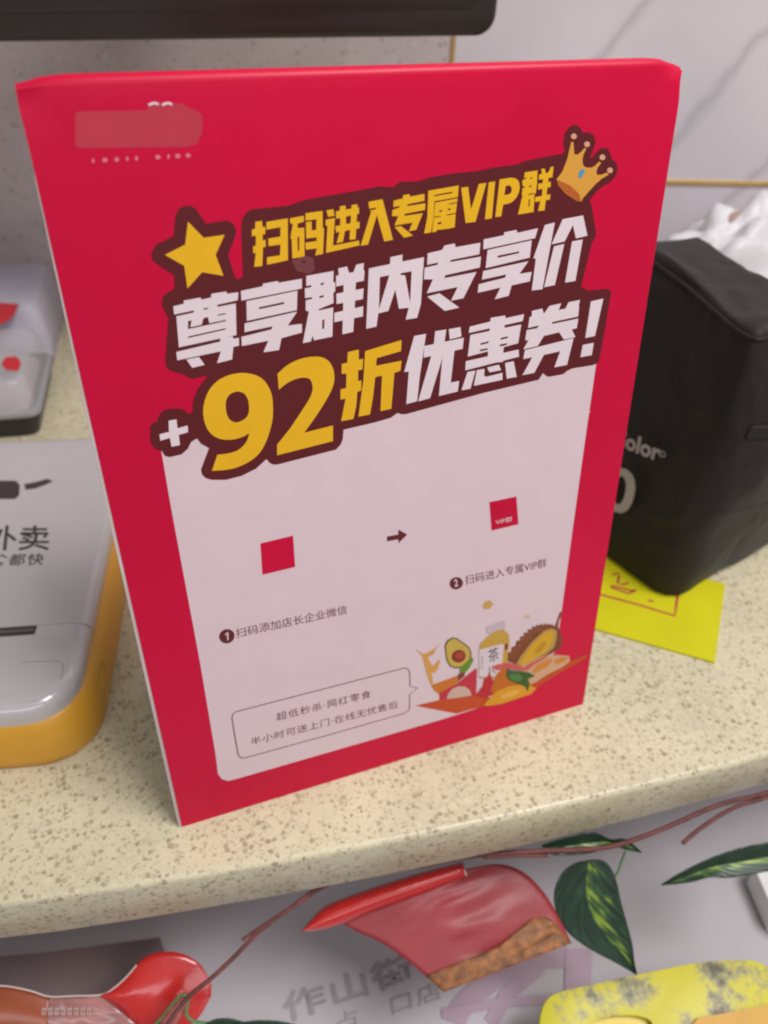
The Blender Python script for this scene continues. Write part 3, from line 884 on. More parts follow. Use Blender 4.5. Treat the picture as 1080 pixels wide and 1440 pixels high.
def stack(name, rings, mat, parent, cap0=True, cap1=True, fr=None):
    o_, ex_, ey_ = fr
    V, F = [], []
    n = len(rings[0][0])
    for P, z in rings:
        for x, y in P:
            V.append(o_ + ex_ * x + ey_ * y + Vector((0, 0, z)))
    for j in range(len(rings) - 1):
        for k in range(n):
            F.append((j * n + k, j * n + (k + 1) % n, (j + 1) * n + (k + 1) % n, (j + 1) * n + k))
    if cap0:
        F.append(tuple(range(n))[::-1])
    if cap1:
        F.append(tuple((len(rings) - 1) * n + k for k in range(n)))
    o = mesh(name, V, F, mat, parent, True)
    o.data.set_sharp_from_angle(angle=R(40))
    return o


pf = (PO, pex, pey)
X0, YB = -0.125, 0.234


def pr(inset, rr, z, xr=0.0, yf=0.0):
    return (rrect(X0 + inset, 0.0185 - inset + xr, 0.0005 + inset + yf, YB - inset, rr), z)


stack('body', [pr(0.0022, 0.026, 0.0), pr(0.0006, 0.027, 0.0015), pr(0.0, 0.027, 0.006), pr(0.0, 0.027, 0.014, 0.0005), pr(0.0008, 0.026, 0.024), pr(0.0030, 0.0245, 0.0285, -0.0012), pr(0.0036, 0.024, 0.0293, -0.002)], M['pyellow'], prn, fr=pf)
# lid: rounded white shell in two pieces with a seam between them
def lidring(y0, y1, inset, z, front, back):
    r = 0.024 if front else 0.0008
    x0, x1 = X0 + 0.0036 + inset, 0.0129 - inset
    P = []
    for cx, cy, a0, rr in ((x1, y0, -90, r if front else 0.0008), (x1, y1, 0, 0.02 if back else 0.0008), (x0, y1, 90, 0.02 if back else 0.0008), (x0, y0, 180, r if front else 0.0008)):
        rr = max(rr - (inset if rr > 0.001 else 0), 0.0005)
        sx = -1 if cx == x1 else 1
        sy = 1 if cy == y0 else -1
        ccx, ccy = cx + sx * rr, cy + sy * rr
        for k in range(9):
            a = R(a0 + 90 * k / 8)
            P.append((ccx + rr * math.cos(a), ccy + rr * math.sin(a)))
    return P, z


SEAM = 0.0562
RND = 0.007
fr_r, bk_r = [], []
zt = 0.0400
fr_r.append(lidring(0.0038, SEAM - 0.0002, 0, 0.0290, True, False))
for k in range(0, 9):
    a = R(90 * k / 8)
    ins = RND * (1 - math.cos(a))
    z = zt - RND * 0.9 * (1 - math.sin(a))
    fr_r.append(lidring(0.0038 + ins, SEAM - 0.0002, ins, z, True, False))
    bk_r.append(lidring(SEAM + 0.0002, YB - 0.0036 - ins, ins, z + 0.0003, False, True))
bk_r.insert(0, lidring(SEAM + 0.0002, YB - 0.0036, 0, 0.0290, False, True))
stack('front_cover', fr_r, M['pwhite'], prn, fr=pf)
stack('paper_lid', bk_r, M['pwhite'], prn, fr=pf)
PT = Plane((0, 0, zt), (0, 0, 1))
PTL = Plane((0, 0, zt + 0.0003), (0, 0, 1))
# paper slot with toothed cutter
stack('paper_slot', [(rrect(-0.085, -0.0122, 0.0500, 0.0557, 0.0004, 2), zt + 0.0001), (rrect(-0.085, -0.0122, 0.0500, 0.0557, 0.0004, 2), zt + 0.00025)], M['slot'], prn, fr=pf)
for k in range(30):
    x = -0.0135 - k * 0.0011
    stack('cutter_tooth', [(rrect(x - 0.00035, x + 0.00035, 0.0520, 0.0540, 0.0001, 1), zt + 0.00026), (rrect(x - 0.00035, x + 0.00035, 0.0520, 0.0535, 0.0001, 1), zt + 0.0006)], M['tooth'], prn, fr=pf)
# button outline groove, its shadow and highlight painted as strips
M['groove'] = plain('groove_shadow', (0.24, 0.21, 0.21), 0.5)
M['grooveh'] = plain('groove_highlight', (0.62, 0.60, 0.60), 0.25)
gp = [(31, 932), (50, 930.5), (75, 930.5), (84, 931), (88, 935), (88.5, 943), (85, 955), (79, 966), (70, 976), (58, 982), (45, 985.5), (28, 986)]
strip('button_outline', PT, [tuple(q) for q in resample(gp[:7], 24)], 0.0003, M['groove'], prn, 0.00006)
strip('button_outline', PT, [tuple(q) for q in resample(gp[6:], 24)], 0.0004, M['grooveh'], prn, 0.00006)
text('lid_lettering', PTL, '外卖', (-24, 774), (69, 774), (-19, 738.5), M['pgrey'], prn, 0.0001, bold=0.012, shear=0.0)
text('lid_lettering', PTL, '送啥都快', (-42, 797), (61, 794.5), (-39, 780), M['pgrey'], prn, 0.0001, bold=0.01, spacing=1.15, shear=0.1)
fill('lid_logo', PTL, [[(-30, 702), (-30, 678), (-10, 676), (22, 676), (28, 682), (27, 697), (21, 702)], [(34, 681), (50, 678), (66, 673.5), (75, 677), (66, 681), (50, 687), (36, 689)]], [], M['pgrey'], prn, 0.0001)
# side catch on the yellow flank, groove shade painted as a dark line: follows the flank plane
FL = Plane(PO + pex * 0.0187, pex)
M['engrave'] = plain('yellow_groove_shade', (0.24, 0.10, 0.01), 0.6)
strip('side_catch', FL, [(134, 972), (143, 930), (150, 946), (149, 960), (144, 985)], 0.0006, M['engrave'], prn, 0.0003)

# ------------------------------------------------------------------ black insulated bag
bag = thing('insulated_bag', 'black fabric pouch bag with pale lettering, standing behind the right edge of the sign', 'bag', (0.33, 0.11, 0))


def fabric():
    m, N, L, B = nt('black_bag_fabric')
    tc = N.new('ShaderNodeTexCoord')
    n1 = N.new('ShaderNodeTexNoise')
    n1.inputs['Scale'].default_value = 9
    n1.inputs['Detail'].default_value = 5
    L.new(tc.outputs['Object'], n1.inputs['Vector'])
    L.new(ramp(N, L, n1.outputs[0], [(0.3, (0.010, 0.007, 0.006)), (0.7, (0.018, 0.012, 0.011))]), B.inputs['Base Color'])
    wv = N.new('ShaderNodeTexNoise')
    wv.inputs['Scale'].default_value = 900
    L.new(tc.outputs['Object'], wv.inputs['Vector'])
    b = N.new('ShaderNodeBump')
    b.inputs['Strength'].default_value = 0.35
    b.inputs['Distance'].default_value = 0.0004
    L.new(wv.outputs[0], b.inputs['Height'])
    n3 = N.new('ShaderNodeTexNoise')
    n3.inputs['Scale'].default_value = 22
    n3.inputs['Distortion'].default_value = 1.2
    L.new(tc.outputs['Object'], n3.inputs['Vector'])
    b2 = N.new('ShaderNodeBump')
    b2.inputs['Strength'].default_value = 0.6
    b2.inputs['Distance'].default_value = 0.007
    L.new(n3.outputs[0], b2.inputs['Height'])
    L.new(b.outputs[0], b2.inputs['Normal'])
    L.new(b2.outputs[0], B.inputs['Normal'])
    B.inputs['Roughness'].default_value = 0.6
    B.inputs['Specular IOR Level'].default_value = 0.3
    B.inputs['Sheen Weight'].default_value = 0.05
    return m


M['fabric'] = fabric()
BH = 0.172
b0 = [Vector((0.2984, 0.0482)), Vector((0.425, 0.080)), Vector((0.40, 0.205)), Vector((0.262, 0.170))]
b1 = [Vector((0.3010, 0.0560)), Vector((0.354, 0.052)), Vector((0.366, 0.182)), Vector((0.322, 0.187))]


def bagring(t, grow=0.0):
    z = BH * t
    P = []
    n = 14
    c = [b0[i].lerp(b1[i], t ** 1.3) for i in range(4)]
    ctr = sum(c, Vector((0, 0))) / 4
    bul = 0.010 * math.sin(math.pi * min(1, t * 1.05)) + grow
    for i in range(4):
        a, b = c[i], c[(i + 1) % 4]
        d = b - a
        nn = Vector((d.y, -d.x)).normalized()
        k_ = 0.25 if i == 3 else (1.3 if i == 0 else 0.8)
        for k in range(n):
            s = k / n
            q = a.lerp(b, s)
            rr = 0.08
            cs = min(s, 1 - s)
            rnd = -(max(0, rr - cs) / rr) ** 2 * 0.004
            q = q + nn * (bul * k_ * math.sin(math.pi * s)) + (ctr - q).normalized() * (-rnd)
            w = (noise.noise(Vector((q.x * 28, q.y * 28, z * 22))) * 0.0034 + abs(noise.noise(Vector((q.x * 40 + z * 30, q.y * 40, z * 45)))) * 0.003) * (0.3 if i == 3 else 1) * min(1, cs * 8 + 0.3)
            P.append(Vector((q.x, q.y)) + nn * w)
    return P, z, ctr


def build_bag():
    V, F = [], []
    rings = []
    n = None
    for t in [0, 0.015, 0.05] + [0.1 + 0.05 * k for k in range(17)] + [0.94, 0.97, 0.99, 1.0]:
        P, z, ctr = bagring(t)
        ins = 0.0
        if t < 0.05:
            ins = 0.004 * (1 - t / 0.05) ** 2
        if t > 0.9:
            ins = 0.0035 * ((t - 0.9) / 0.1) ** 3
        P = [q + (ctr - q).normalized() * ins for q in P]
        n = len(P)
        V += [Vector((q.x, q.y, z)) for q in P]
        rings.append(t)
    m = len(rings)
    for j in range(m - 1):
        for k in range(n):
            F.append((j * n + k, j * n + (k + 1) % n, (j + 1) * n + (k + 1) % n, (j + 1) * n + k))
    F.append(tuple(range(n))[::-1])
    # sagging top made of shrinking rings
    P, z, ctr = bagring(1.0)
    base = (m - 1) * n
    prev = base
    for f in (0.86, 0.65, 0.4, 0.15):
        st = len(V)
        for q in P:
            p2 = ctr + (q - ctr) * f
            V.append(Vector((p2.x, p2.y, BH + 0.0025 - 0.004 * (1 - f) + 0.0030 * noise.noise(Vector((p2.x * 55, p2.y * 30, 1))))))
        for k in range(n):
            F.append((prev + k, prev + (k + 1) % n, st + (k + 1) % n, st + k))
        prev = st
    F.append(tuple(prev + k for k in range(n)))
    mesh('bag_body', V, F, M['fabric'], bag, True)
    # piped seams round top and bottom, zip band
    for t, nm, r in ((0.985, 'top_seam', 0.0012), (0.03, 'bottom_seam', 0.0014)):
        P, z, ctr = bagring(t)
        pts = [Vector((q.x, q.y, z)) + (Vector((q.x, q.y, 0)) - Vector((ctr.x, ctr.y, 0))).normalized() * (-0.0022) for q in P]
        tube(nm, pts + [pts[0], pts[1]], r, M['fabric'], bag, cap=False)
    P, z, ctr = bagring(0.70, 0.0006)
    V, F = [], []
    sel = P[2:14]
    for q in sel:
        for dz in (-0.004, 0.004):
            V.append(Vector((q.x, q.y, z + dz)))
    for i in range(len(sel) - 1):
        F.append((2 * i, 2 * i + 2, 2 * i + 3, 2 * i + 1))
    zb = mesh('zip_band', V, F, M['fabric'], bag, True)
    mo = zb.modifiers.new('s', 'SOLIDIFY')
    mo.thickness = 0.001
    for i in range(0, 44):
        s = 2 + i * 0.25
        a = P[int(s)].lerp(P[min(int(s) + 1, 14)], s - int(s))
        d = (P[int(s) + 1] - P[int(s)]).normalized()
        nn = Vector((d.y, -d.x))
        c = Vector((a.x, a.y, z)) + Vector((nn.x, nn.y, 0)) * 0.0006
        box('zip_tooth', M['black'], bag, (c, Vector((d.x, d.y, 0)), Vector((nn.x, nn.y, 0)), Vector((0, 0, 1))), -0.0005, 0.0005, 0, 0.0006, -0.0016, 0.0016)


build_bag()
# lettering on the flat left flank
a3 = Vector((b0[0].x, b0[0].y, 0))
lf = (Vector((b0[3].x, b0[3].y, 0)) - a3)
tf = Vector((b1[0].x, b1[0].y, BH)) - a3
BL = Plane(a3, lf.cross(tf), lf)
M['bagprint'] = plain('pale_bag_print', (0.42, 0.37, 0.35), 0.6)
OB = 0.0032
text('bag_lettering', BL, 'Color', (860, 624), (926, 650), (864, 600), M['bagprint'], bag, OB, bold=0.03, spacing=1.0)
text('bag_lettering', BL, '®', (925, 641), (935, 645), (927, 632), M['bagprint'], bag, OB, bold=0.02)
fill('bag_lettering', BL, [[tuple(q) for q in Z(860, 610, 9.6, [(60, 560), (100, 470), (170, 435), (250, 455), (320, 520), (355, 600), (368, 700), (355, 800), (320, 920), (260, 1010), (180, 1050), (90, 1030), (30, 950), (10, 850), (10, 700)])]], [[tuple(q) for q in Z(860, 610, 9.6, [(110, 620), (150, 560), (185, 545), (220, 575), (242, 650), (235, 760), (210, 850), (175, 915), (130, 935), (90, 900), (70, 820), (75, 700)])]], M['bagprint'], bag, OB)

# ------------------------------------------------------------------ yellow card
M['cardy'] = plain('fluorescent_yellow_card', (0.58, 0.54, 0.008), 0.5, 0.3, mott=0.05)
M['cardr'] = plain('card_red_ink', (0.42, 0.03, 0.04), 0.5)
card = thing('price_card', 'fluorescent yellow card with red frame print, lying under the black bag', 'card', (0.28, 0.05, 0))
KP = Plane((0, 0, 0.0015), (0, 0, 1))
q = [KP.at(1005.5, 931), KP.at(1021, 812)]
dirx = (KP.at(838, 884) - q[0]).normalized()
A0, A1 = q[0], q[0] + dirx * 0.11
diry = (q[1] - q[0]).normalized()
cv = [A0, A0 + diry * 0.07, A1 + diry * 0.07, A1]
V = cv + [v - Vector((0, 0, 0.0012)) for v in cv]
mesh('card_sheet', V, [(3, 2, 1, 0), (4, 5, 6, 7), (0, 1, 5, 4), (1, 2, 6, 5), (2, 3, 7, 6), (3, 0, 4, 7)], M['cardy'], card)
for v in card.children[0].data.polygons:
    pass
KD = (820, 780, 4.154)
strip('card_frame_print', KP, g2(KD, [(60, 222), (105, 234), (330, 295), (535, 358), (545, 285), (553, 230)]), 0.0016, M['cardr'], card, 0.0001)
for pts in ([(168, 120), (205, 108), (210, 130), (200, 165), (235, 175), (265, 165)], [(165, 180), (300, 215)], [(160, 190), (265, 228), (310, 205)], [(380, 268), (410, 272)]):
    strip('card_lettering', KP, g2(KD, pts), 0.0016, M['cardr'], card, 0.0001)

# ------------------------------------------------------------------ screen hanging in at the top
M['screen'] = plain('dark_screen_plastic', (0.030, 0.020, 0.017), 0.35, 0.5, mott=0.1)
M['screenlip'] = plain('screen_lower_lip', (0.10, 0.03, 0.03), 0.4)
mo_az = R(19)
mex = Vector((math.cos(mo_az), -math.sin(mo_az), 0))
mey = Vector((math.sin(mo_az), math.cos(mo_az), 0))
mon = thing('wall_screen', 'dark screen with rounded corners fixed to the wall above and behind the sign', 'screen', (0.10, 0.33, 0))
MP = Plane((0.1, 0.33, 0), mey)
mr = MP.at(699, 20)
ml = MP.at(300, 53)
mxr = (mr - Vector((0.1, 0.33, 0))).dot(mex)
mz = ml.z
ring = rrect(mxr - 0.36, mxr, 0, 0.24, 0.011, 8)
def slab(name, depth0, depth1, ring, mat, parent, o_, roll=0.0):
    V, F = [], []
    n = len(ring)
    st = [(depth0 + 0.002, 0.004), (depth0 + 0.0005, 0.0012), (depth0, 0.0), (depth1 - 0.002, 0.0), (depth1, 0.003)]
    cx = sum(p[0] for p in ring) / n
    cy = sum(p[1] for p in ring) / n
    for d, ins in [(depth0, 0.003), (depth0 + 0.002, 0.0006), (depth0 + 0.005, 0.0), (depth1 - 0.004, 0.0), (depth1, 0.004)]:
        for x, z in ring:
            x2 = x + (cx - x) / abs(cx - x + 1e-9) * ins if abs(cx - x) > ins else x
            z2 = z + (cy - z) / abs(cy - z + 1e-9) * ins if abs(cy - z) > ins else z
            V.append(o_ + mex * x2 + mey * d + Vector((0, 0, z2 + roll * x2)))
    for j in range(4):
        for k in range(n):
            F.append((j * n + k, (j + 1) * n + k, (j + 1) * n + (k + 1) % n, j * n + (k + 1) % n))
    F.append(tuple(range(n)))
    F.append(tuple(4 * n + k for k in range(n))[::-1])
    o = mesh(name, V, F, mat, parent, True)
    o.data.set_sharp_from_angle(angle=R(35))
    return o
slab('screen_housing', 0, 0.022, ring, M['screen'], mon, Vector((0.1, 0.33, mz - 0.0015)), roll=0.042)
slab('glass_front', -0.0006, 0.004, [(x * 0.965 + (mxr - 0.18) * 0.035, 0.012 + z * 0.92) for x, z in ring], M['screen'], mon, Vector((0.1, 0.33, mz - 0.0015)), roll=0.042)
sf = (Vector((0.1, 0.33, 0)), mex, mey, Vector((0, 0, 1)))
wd = (Vector((0.1, wall_y(0.1), 0)) - Vector((0.1, 0.33, 0))).dot(mey)
box('wall_arm', M['screen'], mon, sf, -0.02, 0.02, 0.0225, wd - 0.003, mz + 0.13, mz + 0.17, 0.003)
box('wall_plate', M['screen'], mon, sf, -0.05, 0.05, wd - 0.010, wd + 0.002, mz + 0.10, mz + 0.20, 0.003)

# ------------------------------------------------------------------ food tray behind the printer
M['clear'] = plain('clear_lid_plastic', (0.62, 0.60, 0.62), 0.12, 0.5, trans=0.0, mott=0.02)
mC, nC, lC, bC = nt('clear_container_plastic')
bC.inputs['Base Color'].default_value = (0.75, 0.74, 0.76, 1)
bC.inputs['Roughness'].default_value = 0.15
bC.inputs['Alpha'].default_value = 0.38
tray = thing('food_container', 'black takeaway container with clear lid behind the printer', 'container', (-0.12, 0.40, 0))
tf_ = (Vector((-0.048, 0.352, 0)), Vector((math.cos(R(-8)), math.sin(R(-8)), 0)), Vector((-math.sin(R(-8)), math.cos(R(-8)), 0)))
stack('tray_base', [(rrect(-0.16, -0.002, 0.002, 0.098, 0.008), 0.0004), (rrect(-0.161, 0.0015, 0, 0.10, 0.009), 0.015), (rrect(-0.163, 0.0035, -0.002, 0.102, 0.010), 0.0165), (rrect(-0.163, 0.0035, -0.002, 0.102, 0.010), 0.018)], M['black'], tray, fr=tf_)
stack('clear_lid', [(rrect(-0.163, 0.0035, -0.002, 0.102, 0.010), 0.0182), (rrect(-0.162, 0.003, -0.002, 0.102, 0.010), 0.021), (rrect(-0.160, 0.0, 0.001, 0.099, 0.010), 0.022), (rrect(-0.158, -0.003, 0.004, 0.095, 0.012), 0.042), (rrect(-0.155, -0.006, 0.007, 0.092, 0.012), 0.0455)], mC, tray, cap0=False, fr=tf_)
M['food'] = plain('pale_food', (0.30, 0.25, 0.25), 0.7, mott=0.3, mscale=60)
M['redfood'] = plain('red_sticker', (0.55, 0.02, 0.03), 0.5)
stack('food_filling', [(rrect(-0.155, -0.006, 0.006, 0.094, 0.01), 0.0185), (rrect(-0.145, -0.016, 0.014, 0.085, 0.02), 0.034)], M['food'], tray, fr=tf_)
TP = Plane((0, 0, 0.0455), (0, 0, 1))
fill('red_sticker', TP, [[(2, 513), (8, 503), (24, 502), (30, 511), (26, 522), (10, 521)]], [], M['redfood'], tray, 0.0006, 0.0003)

# white packet with red print behind the container
pkt = thing('paper_packet', 'pale paper packet with red print behind the clear food container', 'packet', (-0.12, 0.5, 0))
M['paper'] = plain('pale_lilac_paper', (0.46, 0.43, 0.50), 0.6, 0.3, mott=0.06, mscale=14, bump=0.5, bscale=20, bdist=0.01)
pf_ = (Vector((-0.034, 0.462, 0)), Vector((math.cos(R(-8)), math.sin(R(-8)), 0)), Vector((-math.sin(R(-8)), math.cos(R(-8)), 0)))
stack('packet_body', [(rrect(-0.18, -0.001, 0.0, 0.11, 0.006), 0.0005), (rrect(-0.182, 0.001, -0.001, 0.11, 0.008), 0.02), (rrect(-0.18, -0.002, 0.004, 0.108, 0.01), 0.046), (rrect(-0.177, -0.005, 0.007, 0.105, 0.011), 0.0515), (rrect(-0.172, -0.010, 0.012, 0.10, 0.012), 0.053)], M['paper'], pkt, fr=pf_)
QP = Plane((0, 0, 0.0531), (0, 0, 1))
fill('red_print', QP, [[(-4, 426), (27, 428), (18, 446), (6, 455), (-4, 458)]], [], M['redfood'], pkt, 0.0004)

# ------------------------------------------------------------------ crumpled plastic bag at the right
cr = thing('plastic_bag', 'crumpled white plastic bag by the marble wall, behind the black bag', 'plastic bag', (0.56, 0.325, 0))
M['plastic'] = plain('thin_white_plastic', (0.60, 0.585, 0.595), 0.42, 0.45, mott=0.12, mscale=18, bump=0.5, bscale=22, bdist=0.008)
V, F = [], []
nu, nv = 56, 28
for j in range(nv + 1):
    for i in range(nu):
        th = 2 * math.pi * i / nu
        ph = math.pi / 2 * j / nv
        d = Vector((math.cos(th) * math.cos(ph), math.sin(th) * math.cos(ph), math.sin(ph)))
        rr = 1 + 0.30 * noise.noise(d * 1.7 + Vector((5, 2, 1))) + 0.26 * abs(noise.noise(d * 3.2)) + 0.08 * abs(noise.noise(d * 7)) + 0.015 * noise.noise(d * 19)
        V.append(Vector((0.56, 0.325, 0.001)) + Vector((d.x * 0.125 * rr, d.y * 0.07 * rr, d.z * 0.112 * rr)))
for j in range(nv):
    for i in range(nu):
        F.append((j * nu + i, j * nu + (i + 1) % nu, (j + 1) * nu + (i + 1) % nu, (j + 1) * nu + i))
mesh('bag_film', V, F, M['plastic'], cr, True)
M['tan'] = plain('tan_content', (0.34, 0.22, 0.17), 0.6)
tp = Plane((0.52, 0.30, 0.13), (-0.3, -0.8, 0.5))
fill('tan_label', tp, [Z(930, 180, 6, [(570, 740), (600, 710), (700, 690), (650, 750), (590, 805), (570, 790)])], [], M['tan'], cr, 0.0, 0.001)

# ------------------------------------------------------------------ things under the counter edge
def NP(p, n=(-0.12, -0.62, 0.78)):
    return Plane(p, n)


edge_pt = Vector((0.1, edge_y(0.1), -0.035))
# print on the shelf
text('shelf_lettering', SP, '作山街', (402, 1440), (585, 1378), (394, 1398), M['greyprint'], shelf, 0.0006, bold=0.02, spacing=1.1)
text('shelf_lettering', SP, '口店', (552, 1428), (622, 1404), (548, 1402), M['greyprint'], shelf, 0.0006, bold=0.0, spacing=1.1)
text('shelf_lettering', SP, '占', (476, 1450), (505, 1440), (473, 1426), M['greyprint'], shelf, 0.0006)
strip('shelf_print', SP, [tuple(q) for q in resample([(640, 1440), (650, 1415), (690, 1380), (740, 1352), (800, 1345)], 16)], 0.012, M['pinkprint'], shelf, 0.0006)
strip('shelf_print', SP, [(690, 1440), (712, 1400), (760, 1360)], 0.008, M['pinkprint'], shelf, 0.0008)
fill('shelf_print', SP, [[(795, 1335), (832, 1335), (830, 1440), (792, 1440)]], [], M['pinkprint'], shelf, 0.001)
fill('shelf_print', SP, [[(620, 1420), (700, 1405), (790, 1400), (790, 1412), (700, 1418), (622, 1434)]], [], M['pinkprint'], shelf, 0.0012)

# plain dark brown block on the shelf at the left
M['bbox'] = plain('dark_brown_mottled', (0.17, 0.125, 0.125), 0.7, mott=0.35, mscale=20)
dk_ = fill('block', Plane((0, 0, SH + 0.03), (0, 0, 1)), [[(-90, 1352), (60, 1340), (150, 1328), (225, 1318), (205, 1350), (185, 1400), (160, 1480), (-90, 1480)]], [], M['bbox'], None, 0.0, 0.0295)
tag(dk_, 'dark brown carton under the counter edge, behind the red packet', 'block')

# red packet bottom left
M['foilred'] = plain('glossy_red_film', (0.52, 0.018, 0.016), 0.28, 0.5, coat=0.5, coatr=0.1, mott=0.06, bump=0.3, bscale=30, bdist=0.004)
M['foilbrown'] = plain('orange_brown_film', (0.27, 0.055, 0.015), 0.3, 0.5, coat=0.4, mott=0.25, mscale=35)
M['foilpink'] = plain('clear_pink_film', (0.36, 0.16, 0.15), 0.25, 0.5, coat=0.5, mott=0.35, mscale=55)
M['wline'] = plain('white_cut_edge', (0.7, 0.6, 0.55), 0.5)
rp = thing('snack_packet', 'glossy red packet with round end and clear middle, at the lower left below the counter', 'packet', (-0.04, -0.03, -0.13))
RP = NP((-0.03, -0.03, -0.105))
arc = [(240 + 58 * math.cos(a), 1396 + 57 * math.sin(a)) for a in [R(-150 + 10 * k) for k in range(26)]]
loft('round_end', RP, [(142, 1399), (160, 1390), (178, 1374), (196, 1352), (215, 1341), (238, 1338), (262, 1343), (284, 1359), (297, 1385)],
     [(142, 1401), (155, 1410), (172, 1425), (188, 1440), (205, 1452), (225, 1460), (255, 1450), (280, 1430), (297, 1400)], M['foilred'], rp, lambda s, t: 0.004 * math.sin(math.pi * s) * math.sin(math.pi * min(1, t + .1)), thick=0.0004)
loft('clear_middle', RP, [(40, 1393), (70, 1402), (105, 1401), (142, 1400)], [(40, 1470), (90, 1470), (140, 1470), (205, 1452)], M['foilpink'], rp, lambda s, t: 0.003 * math.sin(math.pi * s) + 0.0012 * noise.noise(Vector((s * 7, t * 6, 0))), thick=0.0004, off=-0.0006)
loft('brown_end', RP, [(-40, 1392), (-10, 1387), (15, 1388), (45, 1395), (70, 1403)], [(-40, 1480), (-10, 1480), (20, 1480), (50, 1480), (62, 1480)], M['foilbrown'], rp, lambda s, t: 0.003 * math.sin(math.pi * s), thick=0.0004, off=0.0002)
tube('cut_edge', [RP.at(x, y, 0.0007) for x, y in [tuple(q) for q in resample([(-40, 1391), (-10, 1386.5), (15, 1387.5), (45, 1394), (70, 1401.5), (105, 1400.5), (142, 1399), (160, 1389.5), (178, 1373.5), (192, 1357)], 40)]], 0.00035, M['wline'], rp, 6)
M['foilprint'] = plain('pale_film_print', (0.42, 0.27, 0.24), 0.4)
for xx in range(62, 142, 9):
    fill('packet_lettering', RP, [[(xx, 1413), (xx + 6, 1412), (xx + 6, 1422), (xx, 1423)]], [[(xx + 2, 1415), (xx + 4, 1415), (xx + 4, 1420), (xx + 2, 1420)]], M['foilprint'], rp, 0.0042)

# red sachet in the middle
sa = thing('spice_sachet', 'red sachet with rolled top and brown seasoning inside, below the counter edge beneath the sign', 'sachet', (0.12, -0.06, -0.08))
SA = NP((0.115, -0.035, -0.075), (-0.1, -0.45, 0.88))
M['sachet'] = plain('red_sachet_film', (0.30, 0.035, 0.042), 0.5, 0.35, coat=0.15, coatr=0.3, mott=0.18, mscale=22, bump=0.35, bscale=28, bdist=0.003)
M['spice'] = plain('brown_seasoning', (0.26, 0.10, 0.03), 0.6, mott=0.5, mscale=220, bump=0.4, bscale=300)
loft('sachet_film', SA, [(470, 1292), (500, 1309), (535, 1325), (570, 1349), (600, 1374), (622, 1393)],
     [(655, 1222), (700, 1215), (735, 1226), (765, 1255), (786, 1290), (803, 1325)], M['sachet'], sa,
     lambda s, t: 0.003 * math.sin(math.pi * s) * math.sin(math.pi * min(1, .15 + t * .85)) + 0.0016 * noise.noise(Vector((s * 4, t * 9, 2))) * math.sin(math.pi * s), nu=26, nv=30, thick=0.0004)
loft('seasoning', SA, [(600, 1372), (614, 1386), (624, 1395)], [(778, 1300), (793, 1313), (804, 1326)], M['spice'], sa,
     lambda s, t: 0.0028 * math.sin(math.pi * s) + 0.0012 * noise.noise(Vector((s * 14, t * 3, 5))) + 0.0008, nu=24, nv=6, thick=0.0004)
loft('seasoning_hump', SA, [(680, 1350), (685, 1358), (690, 1364)], [(752, 1288), (772, 1290), (790, 1308)], M['spice'], sa,
     lambda s, t: 0.0044 * math.sin(math.pi * s) + 0.0010 * noise.noise(Vector((s * 9, t * 3, 8))), nu=20, nv=6, thick=0.0003)
loft('rolled_top', SA, [(424, 1309), (440, 1290), (462, 1272), (520, 1250), (590, 1228), (651, 1212)], [(426, 1310), (450, 1308), (480, 1300), (530, 1280), (595, 1257), (656, 1233)],
     M['foilred'], sa, lambda s, t: 0.001 + 0.007 * math.sqrt(max(0, 1 - (2 * s - 1) ** 2)), nu=18, nv=24, thick=0.0004, off=0.0012)
tube('white_seal', [SA.at(x, y, 0.0092 - abs(y - 1224) * 0.00025) for x, y in ((651, 1216), (653, 1224), (656, 1232))], 0.0004, M['wline'], sa, 6)
for (xa, ya, xb, yb, ww) in ((520, 1296, 612, 1262, 0.0009), (632, 1270, 672, 1262, 0.001), (505, 1288, 570, 1268, 0.0006)):
    pass

# artificial vine
vine = thing('artificial_vine', 'artificial vine with variegated green leaves hanging along the front edge of the counter', 'vine', (0.15, -0.07, -0.05))


